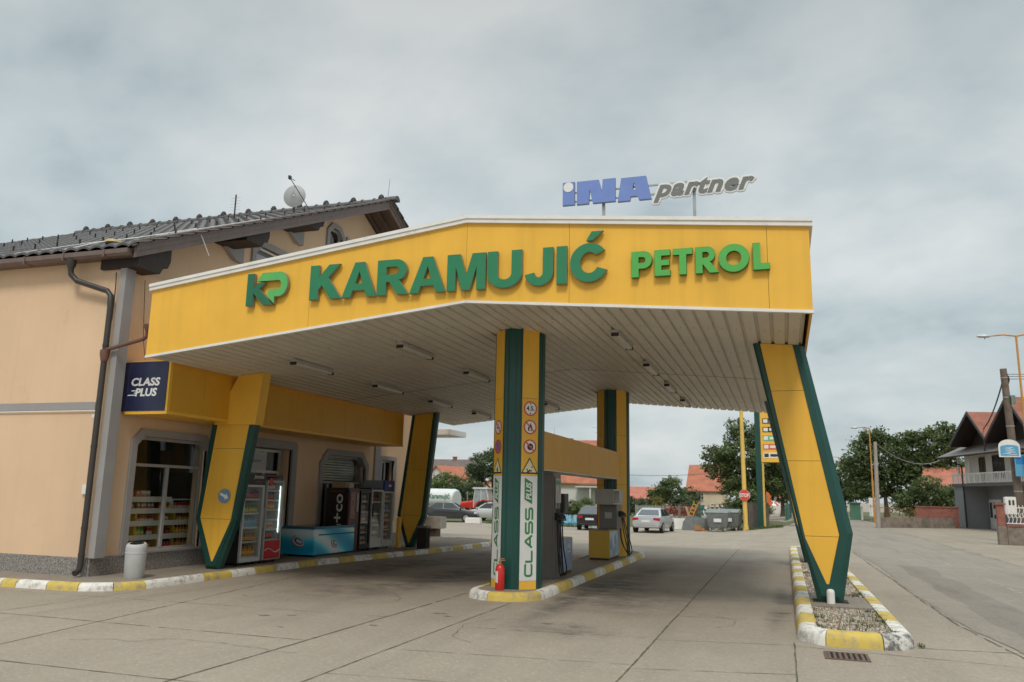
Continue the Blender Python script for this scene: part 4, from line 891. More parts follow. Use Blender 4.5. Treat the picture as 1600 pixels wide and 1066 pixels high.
PC = {'cola': (.03, .010, .006), 'orange': (.62, .20, .02), 'water': (.20, .42, .60), 'green': (.05, .22, .04), 'red': (.50, .03, .02), 'amber': (.30, .13, .02), 'clear': (.50, .55, .52)}
PL = {'cola': (.50, .03, .02), 'orange': (.75, .45, .05), 'water': (.10, .28, .55), 'green': (.6, .5, .08), 'red': (.6, .55, .5), 'amber': (.65, .32, .05), 'clear': (.55, .12, .06)}
PROTO = {}
def bottle(kind, r, h, loc, label, group):
    key = (kind, r, h)
    if key not in PROTO:
        o = part('bottle', bottle_mb(r, h), [pm('drink_'+kind, PC[kind], .2, .1, 12, coat=.3), pm('wrap_'+kind, PL[kind], .45, .1, 12), pm('cap_'+kind, PL[kind], .4, .1, 12)], None); PROTO[key] = o
        o.location = loc
    else:
        o = PROTO[key].copy(); COL.objects.link(o); o.location = loc
    return setp(o, label, 'bottle', group)
def carton(loc, sz, c1, c2, label, group, n=1):
    g = MB(); a, b, c = sz; g.box(-a/2, a/2, -b/2, b/2, 0, c, 0); g.box(a/2, a/2+.002, -b*.42, b*.42, c*.12, c*.55, 1); g.box(a/2, a/2+.002, -b*.3, b*.3, c*.62, c*.88, 2)
    o = part('carton', g, [pm('carton_%d%d%d' % tuple(int(x*99) for x in c1), c1, .5, .12, 15), pm('print_%d%d%d' % tuple(int(x*99) for x in c2), c2, .5, .1, 15), SHW], None, smooth=0); o.location = loc
    return setp(o, label, 'carton', group)
rr = random.Random(21); GW = 'goods on the shop window shelf'
def row(kind, y0, y1, z, r, h, label, step=None, x=-11.86):
    y = y0+r
    while y < y1-r: bottle(kind, r, h, (x-rr.uniform(0, .03), y, z), label, GW); y += step or r*2.25
row('amber', 12.78, 13.30, .44, .04, .20, 'amber bottle on the bottom shelf left of the window mullion'); row('cola', 13.40, 13.95, .44, .042, .21, 'dark bottle on the bottom shelf right of the window mullion')
row('green', 12.78, 13.06, .70, .038, .19, 'green bottle on the second shelf left of the mullion'); row('red', 13.10, 13.30, .70, .038, .17, 'red bottle on the second shelf beside the green bottles'); row('cola', 13.4, 13.9, .70, .036, .16, 'dark bottle on the second shelf right of the mullion', .11)
row('clear', 12.22, 12.68, .70, .035, .20, 'clear bottle at the left end of the second shelf', .082); row('clear', 12.8, 13.3, 1.20, .034, .15, 'clear bottle on the fourth shelf behind the left pane', .09); row('orange', 13.4, 13.9, 1.20, .036, .13, 'orange bottle on the fourth shelf right of the mullion', .12)
for k in range(6): carton((-11.88, 12.24+k*.078, 1.20), (.1, .07, .10+.0*k), (.55, .45, .38), (.45, .10, .07), 'pale carton with red print at the left end of the fourth shelf', GW)
for k in range(5): carton((-11.90, 12.28+k*.085, 1.30), (.1, .078, .13), (.60, .48, .40), (.50, .08, .06), 'pale carton with red print stacked second high on the fourth shelf', GW)
for k in range(4): carton((-11.88, 12.26+k*.10, .965), (.12, .09, .08), (.50, .46, .42), (.2, .15, .12), 'low grey carton on the third shelf at the left end', GW)
for k, c in enumerate(((.55, .10, .06), (.62, .58, .50), (.58, .52, .45))): carton((-11.95, 12.82+k*.13, 1.42), (.12, .12, .15), c, (.62, .25, .1), ('red', 'white', 'cream')[k]+' carton standing on top of the display shelf', GW)
carton((-11.9, 13.56, .965), (.12, .16, .10), (.60, .58, .54), (.3, .3, .3), 'white carton on the third shelf right of the mullion', GW)
carton((-11.9, 13.72, 1.2), (.1, .08, .20), (.66, .66, .64), (.5, .5, .5), 'tall white carton on the fourth shelf right of the mullion', GW)
carton((-11.92, 13.50, 1.2), (.1, .16, .19), (.30, .13, .06), (.5, .3, .1), 'brown carton on the fourth shelf right of the mullion', GW)
row('amber', 13.85, 14.3, .44, .04, .20, 'amber bottle on the bottom shelf at the right end of the window'); row('cola', 12.24, 12.68, .44, .045, .21, 'dark bottle on the bottom shelf at the left end of the window')
row('orange', 13.85, 14.3, .70, .04, .19, 'orange bottle on the second shelf at the right end of the window'); row('red', 12.8, 13.28, .965, .036, .13, 'small red bottle on the third shelf left of the mullion'); row('amber', 13.82, 14.3, .965, .036, .15, 'amber bottle on the third shelf at the right end'); row('red', 13.82, 14.3, 1.20, .036, .15, 'red bottle on the fourth shelf at the right end')
for k in range(5): carton((-12.15, 12.26+k*.17, 1.42), (.2, .15, .10+.03*(k % 3)), ((.45, .08, .05), (.55, .5, .42), (.2, .28, .4), (.5, .32, .1), (.4, .36, .3))[k], (.6, .55, .45), ('red', 'cream', 'blue grey', 'orange', 'grey')[k]+' carton in the back row on top of the display shelf', GW)
for k in range(5): carton((-11.90, 12.26+k*.088, 1.42), (.1, .08, .10), (.58, .46, .38), (.48, .09, .06), 'pale carton with red print on the topmost board at the left', GW)
# ------------------------------------------------------------------ drinks fridges at the wall
LEDM = pm('led_strip', (.8, .9, .9), .4, 0, 4, emit=((.80, .95, .93), 2.2)); FRW = pm('fridge_white', (.55, .55, .53), .4, .05, 5); FRIN = pm('fridge_liner', (.42, .43, .43), .5, .05, 5)
FRBK = pm('fridge_black', (.016, .014, .014), .35, .15, 5); FRRED = pm('fridge_dark_red', (.085, .018, .016), .4, .15, 5); CRED = pm('cola_red', (.50, .012, .016), .35, .05, 5)
XFR = -10.45
def fridge(name, label, y0, y1, z1, side, frame, head=None, shelves=5, z_bot=.27, liner=FRIN, depth=.68, head_h=.22, led=False):
    z0 = .118; x1 = XFR; x0 = x1-depth; zt_ = z1-head_h
    t = thing(name, label, 'fridge', ((x0+x1)/2, (y0+y1)/2, z0), world=True, group='drinks fridges along the shop wall')
    g = MB(); g.box(x0, x1-.05, y0, y0+.035, z0+.04, z1); g.box(x0, x1-.05, y1-.035, y1, z0+.04, z1); g.box(x0, x0+.04, y0+.035, y1-.035, z0+.04, z1); g.box(x0+.04, x1-.05, y0+.035, y1-.035, z1-.04, z1); g.box(x0+.04, x1-.05, y0+.035, y1-.035, z0+.04, z_bot)
    for yy_ in (y0+.06, y1-.1): g.box(x1-.15, x1-.08, yy_, yy_+.04, z0-.004, z0+.041); g.box(x0+.05, x0+.12, yy_, yy_+.04, z0-.004, z0+.041)
    part('cabinet', g, side, t, smooth=0)
    g = MB(); g.box(x0+.041, x0+.05, y0+.036, y1-.036, z_bot, z1-.05); g.box(x0+.05, x1-.06, y0+.036, y0+.042, z_bot, z1-.05); g.box(x0+.05, x1-.06, y1-.042, y1-.036, z_bot, z1-.05); part('liner', g, liner, t, smooth=0)
    zs_ = [z_bot+.01+(zt_-z_bot-.02)*k/shelves for k in range(shelves)]
    for z in zs_: g = MB(); g.box(x0+.05, x1-.08, y0+.042, y1-.042, z-.012, z); g.box(x1-.08, x1-.072, y0+.042, y1-.042, z-.02, z+.018); part('shelf', g, FRW, t, smooth=0)
    g = MB(); w = .045
    g.box(x1-.05, x1, y0, y0+w, z0+.06, zt_); g.box(x1-.05, x1, y1-w, y1, z0+.06, zt_); g.box(x1-.05, x1, y0+w, y1-w, zt_-w, zt_); g.box(x1-.05, x1, y0+w, y1-w, z0+.06, z_bot)
    d = part('door', g, frame, t, smooth=0)
    p = MB(); p.quad((x1-.027, y0+w, z_bot), (x1-.027, y1-w, z_bot), (x1-.027, y1-w, zt_-w), (x1-.027, y0+w, zt_-w)); part('pane', p, GLASS, d, smooth=0)
    p = MB(); p.tube([(x1+.03, y1-.03, .85), (x1+.03, y1-.03, 1.25)], .010, 6); p.box(x1, x1+.03, y1-.035, y1-.025, .86, .88); p.box(x1, x1+.03, y1-.035, y1-.025, 1.22, 1.24); part('handle', p, ALU, d)
    if led:
        p = MB(); p.box(x1-.07, x1-.055, y1-.066, y1-.054, z_bot+.15, zt_-.12); part('light_strip', p, LEDM, t, smooth=0)
    return t, zs_, x1
t, zz, x1 = fridge('drinks_fridge', 'white framed drinks fridge with black header beside the slanted leg', 14.17, 14.85, 1.95, FRBK, FRW)
g = MB(); g.box(x1-.05, x1+.004, 14.17, 14.85, 1.735, 1.95); put_text(g, 'Jamnica', (x1+.0045, 14.44, 1.84), (0, 1, 0), (0, 0, 1), width=.34, depth=.002, shear=.3, bold=.015, mi=1); g.box(x1+.004, x1+.006, 14.50, 14.70, 1.785, 1.80, 2); part('header', g, [FRBK, SHW, CRED], t, smooth=0)
def fill(zz, y0, y1, kinds, x1, lab, r=.034, h=.21):
    for z, k in zip(zz, kinds):
        if not k: continue
        y = y0+.05+r
        while y < y1-.06: bottle(k, r, h, (x1-.125-rr.uniform(0, .02), y, z), lab % k, 'bottles in the fridges'); y += r*2.15
fill(zz, 14.17, 14.85, ('orange', 'amber', 'water', 'green', 'cola'), x1, '%s coloured drink bottles in the black headed fridge, a shelf of one kind', .034, .20)
t, zz, x1 = fridge('cola_fridge', 'grey framed cola fridge with red base panel and bright light strip inside', 14.93, 15.57, 1.955, FRRED, pm('fridge_frame_grey', (.36, .37, .36), .4, .06, 6), shelves=6, z_bot=.58, head_h=.12, led=True)
g = MB(); g.prism([(14.98, .20), (15.52, .20), (15.52, .57), (14.98, .57)], 'X', x1, x1+.012)
pts = [(14.98+.54*k/14, .36+.045*sin(k*.45)) for k in range(15)]
for a, b in zip(pts, pts[1:]): g.add([(x1+.0135, a[0], a[1]), (x1+.0135, b[0], b[1]), (x1+.0135, b[0], b[1]+.022+.012*sin(b[0]*9)), (x1+.0135, a[0], a[1]+.022+.012*sin(a[0]*9))], [(0, 1, 2, 3)], 1)
part('base_panel', g, [CRED, SHW], t, smooth=0)
g = MB(); g.prism([(15.06+.075*cos(R_(a)), 1.80+.085*sin(R_(a))) for a in range(0, 360, 20)], 'X', x1+.001, x1+.008); part('round_badge', g, CRED, t, smooth=0)
fill(zz, 14.93, 15.45, ('cola', 'clear', None, 'orange', 'cola', 'red'), x1, '%s coloured bottles in the cola fridge, standing side by side on one shelf', .038, .205)
# tall coolers at the end of the wall
t, zz, x1 = fridge('glass_cooler', 'black cooler with pale frosted glass front beside the coffee machine', 19.06, 19.62, 1.70, FRBK, FRBK, head_h=.05, shelves=5, z_bot=.3, liner=pm('cooler_liner', (.30, .26, .24), .5, .1, 5))
fill(zz, 19.06, 19.62, ('clear', 'clear', 'red', 'clear', 'clear'), x1, '%s coloured bottles in the black cooler beside the coffee machine', .04, .2)
t, zz, x1 = fridge('white_door_cooler', 'tall cooler with white framed glass door and long black handle', 19.66, 20.30, 1.73, FRBK, FRW, head_h=.04, shelves=4, z_bot=.42, liner=pm('cooler_liner2', (.34, .32, .30), .5, .1, 5))
g = MB(); g.box(x1, x1+.035, 19.68, 19.72, .98, 1.32); part('door_handle', g, BLK, t, bevel=.006)
fill(zz, 19.66, 20.30, ('clear', 'clear', None, 'cola'), x1, '%s coloured bottles in the tall white framed cooler', .04, .2)
t, zz, x1 = fridge('blue_header_fridge', 'pale drinks fridge with blue header and round emblem at the far end of the row', 20.34, 20.94, 1.95, pm('fridge_grey_blue', (.28, .31, .36), .4, .06, 5), FRW, head_h=.30, shelves=5, z_bot=.34)
PBL = pm('header_blue', (.02, .055, .22), .35, .1, 4)
g = MB(); g.box(x1-.05, x1+.004, 20.34, 20.94, 1.655, 1.95)
c_ = [(20.66+.085*cos(R_(a)), 1.81+.105*sin(R_(a))) for a in range(0, 360, 15)]
g.add([(x1+.006, a, b) for a, b in c_], [tuple(range(24))], 1); g.add([(x1+.0075, a, b) for a, b in c_ if b > 1.83], [tuple(range(len([1 for a, b in c_ if b > 1.83])))], 2)
g.add([(x1+.0075, a, b) for a, b in c_ if b < 1.79], [tuple(range(len([1 for a, b in c_ if b < 1.79])))], 3)
part('header', g, [PBL, SHW, CRED, PBL], t, smooth=0)
fill(zz, 20.34, 20.94, ('clear', 'red', 'clear', 'water', 'clear'), x1, '%s coloured bottles in the fridge with the blue header', .036, .2)
# coffee machine
t = thing('coffee_machine', 'black coffee vending machine with large white vertical lettering on its side', 'vending machine', (-10.78, 18.72, .118), world=True)
g = MB(); g.box(-11.12, -10.48, 18.42, 19.02, .12, 1.72); part('cabinet', g, FRBK, t, bevel=.015)
g = MB(); put_text(g, 'é+co', (-10.62, 18.419, .62), (0, 0, 1), (-1, 0, 0), height=.25, width=.95, depth=.003, bold=.015, mi=0); g.box(-11.0, -10.6, 18.415, 18.4195, 1.62, 1.635, 1); part('side_lettering', g, [SHW, CRED], t, smooth=0)
g = MB(); g.box(-10.48, -10.462, 18.46, 18.98, .2, 1.68, 0); g.box(-10.461, -10.452, 18.52, 18.78, .95, 1.62, 1); g.box(-10.461, -10.45, 18.82, 18.94, 1.12, 1.6, 2); g.box(-10.461, -10.445, 18.52, 18.72, .55, .80, 3); part('front_panel', g, [FRRED, pm('coffee_print', (.26, .10, .07), .4, .6, 14), pm('button_grey', (.30, .28, .27), .4, .3, 25), BLK], t, bevel=.004)
g = MB(); g.box(-11.0, -10.62, 18.5, 18.62, 1.72, 1.86, 0); g.box(-10.9, -10.6, 18.66, 18.90, 1.72, 1.84, 1); solo('cardboard_box', g, [pm('cardboard', (.36, .24, .14), .8, .15, 10), pm('cardboard_pale', (.5, .42, .34), .8, .1, 10)], 'small cardboard boxes left on top of the coffee machine', 'box', origin=(-10.8, 18.7, 1.72), smooth=0)
# chest freezer
t = thing('ice_cream_freezer', 'turquoise and white ice cream chest freezer in front of the second shop opening', 'freezer', (-10.87, 17.8, .118), world=True)
m = bpy.data.materials.new('freezer_print'); m.use_nodes = True; nt = m.node_tree; N = nt.nodes; b = N['Principled BSDF']; b.inputs['Roughness'].default_value = .3
geo = N.new('ShaderNodeNewGeometry'); mp = N.new('ShaderNodeMapping'); mp.inputs['Scale'].default_value = (.9, .9, 1.0); mp.inputs['Rotation'].default_value = (R_(35), 0, 0); nt.links.new(geo.outputs['Position'], mp.inputs[0])
wv = N.new('ShaderNodeTexWave'); wv.bands_direction = 'Z'; wv.inputs['Scale'].default_value = .42; wv.inputs['Distortion'].default_value = 3.0; wv.inputs['Detail'].default_value = 2; wv.inputs['Detail Scale'].default_value = .8; nt.links.new(mp.outputs[0], wv.inputs[0])
cr = N.new('ShaderNodeValToRGB'); e = cr.color_ramp.elements; e[0].position = .0; e[0].color = (.01, .33, .55, 1); e[1].position = .98; e[1].color = (.72, .80, .80, 1); q = e.new(.42); q.color = (.05, .56, .74, 1); q = e.new(.72); q.color = (.32, .74, .82, 1); nt.links.new(wv.outputs[0], cr.inputs[0]); nt.links.new(cr.outputs[0], b.inputs['Base Color'])
g = MB(); g.box(-11.32, -10.42, 16.86, 18.75, .16, .74); part('tub', g, m, t, bevel=.02)
g = MB(); g.box(-11.33, -10.41, 16.85, 18.76, .742, .80); part('rim', g, pm('freezer_blue', (.045, .17, .26), .4, .1, 5), t, bevel=.012)
g = MB(); g.quad((-11.27, 16.92, .803), (-10.47, 16.92, .803), (-10.47, 18.68, .803), (-11.27, 18.68, .803)); part('lid', g, DGLASS, t, smooth=0)
g = MB(); g.box(-10.419, -10.405, 17.05, 18.75, .60, .625); part('front_groove', g, pm('groove', (.01, .06, .1), .5, .1, 5), t, smooth=0)
g = MB(); g.box(-11.2, -10.5, 17.0, 18.6, .113, .162); part('base', g, BLK, t, smooth=0)
g = MB()
def blob(o, u, s):
    o, u = Vector(o), Vector(u); n = u.cross(Vector((0, 0, 1))); n = n if n.dot(Vector((1, -1, 0))) > 0 else -n
    def el(cx, cz, rx, rz, rot, off, mi, k=20):
        g.add([o+u*(cx+rx*cos(2*pi*i/k)*cos(rot)-rz*sin(2*pi*i/k)*sin(rot))*s+Vector((0, 0, 1))*(cz+rx*cos(2*pi*i/k)*sin(rot)+rz*sin(2*pi*i/k)*cos(rot))*s+n*off for i in range(k)], [tuple(range(k))], mi)
    el(0, -.05, .62, .34, -.35, .003, 2); el(.05, .0, .58, .32, -.35, .0045, 0); el(.12, .0, .42, .22, -.35, .006, 1); el(.16, .0, .30, .13, -.35, .0075, 0); el(-.45, .30, .16, .12, .4, .0045, 0); el(-.25, .38, .12, .10, .4, .0045, 0)
blob((-10.417, 17.78, .40), (0, 1, 0), .26); blob((-10.86, 16.857, .46), (1, 0, 0), .30)
part('logo', g, [SHW, pm('logo_blue', (.05, .08, .30), .4, .1, 5), pm('logo_red', (.45, .04, .03), .4, .1, 5)], t, smooth=0, recalc=False)
# bins, post, extinguisher
t = thing('litter_bin', 'round pale grey litter bin with tilted lid at the corner of the shop wall', 'litter bin', (-10.58, 11.50, .113))
GB = pm('bin_grey', (.46, .46, .45), .6, .08, 6, dirt=((.25, .24, .22), 5, .62, .5))
g = MB(); g.lathe((0, 0, 0), [(.150, 0), (.158, .012), (.172, .40), (.176, .405), (.176, .43), (.170, .432)], 24); part('body', g, GB, t)
g = MB(); n = 24; rings = []
for r, z, tl in ((.170, .43, 0), (.172, .50, .03), (.166, .55, .06), (.150, .575, .07)): rings.append([(r*cos(2*pi*j/n), r*sin(2*pi*j/n), z-tl*sin(2*pi*j/n+.9)*-.4+tl*.5*cos(2*pi*j/n)*-.9) for j in range(n)])
g.loft(rings, 0, cap=False); g.loft([rings[-1], [(x*.78, y*.78, z+.004) for x, y, z in rings[-1]]], 0, cap=False); l = part('lid', g, GB, t)
g = MB(); g.add([(x*.78, y*.78, z-.01) for x, y, z in rings[-1]], [tuple(range(n))]); part('opening', g, BLK, l, smooth=0)
t = thing('dark_bin', 'dark brown slatted bin at the kerb behind the far slanted leg', 'litter bin', (-9.56, 21.1, .113))
g = MB(); g.prism([(-.13, -.13), (.13, -.13), (.13, .13), (-.13, .13)], 'Z', 0, .56)
for k in range(4): g.box(-.145, .145, -.125+k*.066, -.085+k*.066, .04, .55)
part('body', g, DRK, t, bevel=.006); g = MB(); g.box(-.16, .16, -.16, .16, .56, .62); part('lid', g, pm('bin_lid', (.22, .20, .18), .6, .1, 6), t, bevel=.02)
t = thing('concrete_planter', 'pale concrete planter block on feet beyond the far end of the shop', 'planter', (-12.0, 27.4, 0.0))
g = MB(); g.box(-.33, .33, -.33, .33, .38, .80); part('tub', g, CONC, t, bevel=.02); g = MB(); g.box(-.16, .16, -.2, .2, 0, .38); part('foot', g, pm('brown_block', (.14, .10, .08), .8, .2, 8), t, bevel=.01)
g = MB(); g.tube([(0, 0, 0), (0, 0, .80)], .07, 12); g.lathe((0, 0, .80), [(.07, 0), (.05, .035), (.01, .045)], 12); solo('bollard', g, YEL, 'short yellow steel bollard beside the blue headed fridge', 'bollard').location = (-10.33, 21.10, .113)
t = thing('fire_extinguisher', 'red fire extinguisher standing at the foot of the nearest column', 'fire extinguisher', (-4.42, 12.80, .122))
g = MB(); g.lathe((0, 0, 0), [(.072, 0), (.076, .01), (.076, .33), (.066, .37), (.040, .40), (.026, .405)], 20); part('cylinder', g, RED, t)
g = MB(); g.lathe((0, 0, .405), [(.024, 0), (.024, .03), (.03, .03), (.03, .05)], 10, 0); g.box(-.015, .085, -.012, .012, .462, .475, 0); g.box(-.015, .075, -.012, .012, .487, .50, 0); part('valve', g, pm('brass', (.45, .25, .10), .4, .1, 9, metal=.6), t)
g = MB(); g.tube([(.03, 0, .44), (.09, 0, .42), (.105, -.01, .33), (.10, -.01, .30)], .010, 6); part('hose', g, BLK, t)
g = MB(); g.add([(.0775*cos(R_(a)), .0775*sin(R_(a)), z) for z in (.12, .30) for a in range(-150, -95, 9)], [(i, i+1, 7+i+1, 7+i) for i in range(6)]); part('label', g, SHW, t, smooth=0, recalc=False)
# ------------------------------------------------------------------ fuel dispensers
DG = pm('dispenser_grey', (.165, .145, .132), .45, .06, 4); DBE = pm('dispenser_beige', (.40, .375, .33), .5, .06, 5); POST = pm('poster_blue', (.20, .27, .42), .35, .45, 2.6); POSTP = pm('poster_pale', (.34, .46, .58), .35, .45, 2.2); DYE = pm('dispenser_yellow', (.56, .33, .025), .4, .05, 3)
def nozzle(mb, x, y, z): 
    mb.box(x-.02, x+.06, y-.035, y+.035, z-.03, z+.10); mb.tube([(x+.06, y, z+.06), (x+.11, y, z+.03), (x+.13, y, z-.05)], [.026, .02, .014], 8); mb.tube([(x+.03, y, z-.03), (x+.10, y, z-.10)], .012, 6)
def hose(pts): 
    g = MB(); P = [Vector(p) for p in pts]; out = []
    for i in range(len(P)-1):
        p0, p1, p2, p3 = P[max(0, i-1)], P[i], P[i+1], P[min(len(P)-1, i+2)]
        for k in range(6): t_ = k/6; out.append(.5*((2*p1)+(p2-p0)*t_+(2*p0-5*p1+4*p2-p3)*t_**2+(3*p1-p0-3*p2+p3)*t_**3))
    g.tube(out+[P[-1]], .013, 7); return g
t = thing('fuel_dispenser', 'tall grey fuel dispenser with hanging black hoses behind the nearest column', 'fuel dispenser', (-4.35, 15.5, .122), world=True)
g = MB(); g.box(-4.62, -4.10, 14.83, 15.38, .122, 2.06); part('mast', g, DG, t, bevel=.012)
g = MB(); g.box(-4.099, -4.082, 14.90, 15.31, 1.55, 2.0, 0)
for k in range(3): g.box(-4.081, -4.072, 14.93+k*.128, 15.03+k*.128, 1.40, 1.96, 1); g.box(-4.071, -4.069, 14.94+k*.128, 15.02+k*.128, 1.84, 1.92, 2)
part('hose_panel', g, [DG, pm('panel_silver', (.46, .46, .44), .35, .1, 7), pm('label_green', (.06, .25, .10), .4, .1, 7)], t, smooth=0)
g = MB()
for k in range(3): nozzle(g, -4.09, 14.98+k*.13, 1.22)
part('nozzles', g, BLK, t)
for k in range(3): part('hose', hose([(-4.03, 14.98+k*.13, 1.12), (-4.00, 14.97+k*.13, .7), (-4.0+.03*k, 14.95+k*.15, .30), (-3.98, 15.0+k*.15, .18), (-4.03, 15.08+k*.12, .26), (-4.06, 15.03+k*.12, .8), (-4.07, 15.0+k*.12, 1.5)]), BLK, t)
g = MB(); g.box(-4.62, -4.14, 15.385, 16.47, .17, .82); part('cabinet', g, DYE, t, bevel=.01); g = MB(); g.box(-4.139, -4.131, 15.42, 16.45, .20, .80, 0); put_text(g, 'INA', (-4.13, 16.05, .60), (0, 1, 0), (0, 0, 1), width=.26, depth=.002, bold=.03, mi=1); g.box(-4.131, -4.129, 16.05, 16.31, .53, .55, 1); part('poster', g, [POST, SHW], t, smooth=0)
g = MB(); g.box(-4.6, -4.16, 15.4, 16.44, .122, .17); part('base', g, BLK, t, smooth=0)
g = MB(); g.box(-4.60, -4.54, 15.42, 15.48, .82, 1.62); g.box(-4.16, -4.10, 15.62, 15.98, 1.30, 1.68); g.box(-4.099, -4.09, 15.66, 15.94, 1.34, 1.64); g.box(-4.55, -4.16, 15.70, 15.74, 1.45, 1.5); part('display_box', g, [pm('frame_dark', (.05, .045, .04), .5, .2, 8)], t, smooth=0)
t = thing('fuel_dispenser', 'squat yellow and grey fuel dispenser with boxy head beside the far column', 'fuel dispenser', (-4.3, 20.55, .122), world=True)
g = MB(); g.box(-4.57, -4.06, 19.82, 21.15, .17, .82); part('cabinet', g, DYE, t, bevel=.012); g = MB(); g.box(-4.55, -4.08, 19.85, 21.1, .122, .17); part('base', g, BLK, t, smooth=0)
g = MB(); g.box(-4.059, -4.05, 19.88, 21.1, .2, .80, 0); 
for k in range(4): g.add([(-4.0485, 20.0+k*.25+.10*cos(R_(a)), .48+.05*k+.13*sin(R_(a))) for a in range(0, 360, 24)], [tuple(range(15))], 1+k % 2)
part('poster', g, [POSTP, pm('poster_swirl', (.10, .22, .45), .4, .2, 6), pm('poster_swirl_pale', (.5, .55, .6), .4, .2, 6)], t, smooth=0)
g = MB(); g.box(-4.54, -4.09, 19.86, 21.1, .8205, .845); g.box(-4.44, -4.0, 20.45, 21.12, .846, 1.44); part('body', g, DG, t, bevel=.01)
g = MB(); g.box(-4.30, -4.12, 20.440, 20.449, 1.10, 1.25); part('maker_plate', g, pm('plate_pale', (.42, .40, .36), .4, .3, 30), t, smooth=0)
g = MB(); g.box(-4.44, -3.97, 19.95, 21.15, 1.445, 1.82); g.box(-4.41, -4.0, 19.944, 19.9495, 1.72, 1.76); part('head', g, DBE, t, bevel=.012)
g = MB(); g.box(-3.969, -3.962, 20.02, 20.6, 1.49, 1.78); part('display', g, pm('display_dark', (.015, .022, .02), .2, .1, 4), t, smooth=0)
g = MB(); 
for k in range(2): nozzle(g, -3.99, 20.75+k*.2, 1.18)
part('nozzles', g, BLK, t)
for k in range(3): part('hose', hose([(-3.93, 20.75+k*.13, 1.10), (-3.88+.02*k, 20.78+k*.15, .75), (-3.82+.03*k, 20.9+k*.18, .38-.05*k), (-3.88, 21.05+k*.12, .30-.04*k), (-4.0, 21.05+k*.05, .55), (-4.02, 21.0+k*.05, 1.0)]), BLK, t)
# ------------------------------------------------------------------ cars
CGL = pm('car_glass', (.035, .045, .048), .06, .15, 3, spec=.8); TYRE = pm('tyre', (.018, .018, .018), .85, .2, 9); RIM = pm('rim_alloy', (.42, .42, .42), .35, .1, 9, metal=.7); TAIL = pm('tail_red', (.42, .012, .014), .25, .1, 9, coat=.5); HEADL = pm('head_lamp', (.60, .62, .62), .15, .1, 9, coat=.5); PLATE = pm('plate', (.68, .68, .66), .5, .1, 9); TRIMB = pm('car_trim', (.03, .03, .032), .55, .1, 9)
def paint(name, c): return pm('car_paint_'+name, c, .28, .05, 2, coat=.6, metal=.15)
CARG = {'sedan': dict(L=4.5, W=1.76, H=1.43, st=[(-2.25, .40, .66, .62), (-2.20, .30, .92, .80), (-1.6, .26, .98, .87), (-.8, .25, .96, .88), (.6, .25, .93, .88), (1.3, .26, .88, .87), (1.95, .28, .78, .82), (2.22, .36, .62, .66)], gh=[(-1.62, .965), (-1.02, 1.34), (-.55, 1.43), (.05, 1.42), (.45, 1.36), (1.18, .895)]),
        'hatch': dict(L=4.1, W=1.73, H=1.45, st=[(-2.02, .40, .70, .64), (-1.98, .30, .93, .80), (-1.3, .26, .96, .86), (-.5, .25, .95, .865), (.6, .25, .92, .865), (1.2, .26, .88, .85), (1.8, .28, .78, .80), (2.02, .36, .62, .66)], gh=[(-1.96, .93), (-1.60, 1.34), (-1.2, 1.43), (-.1, 1.45), (.35, 1.37), (1.08, .90)])}
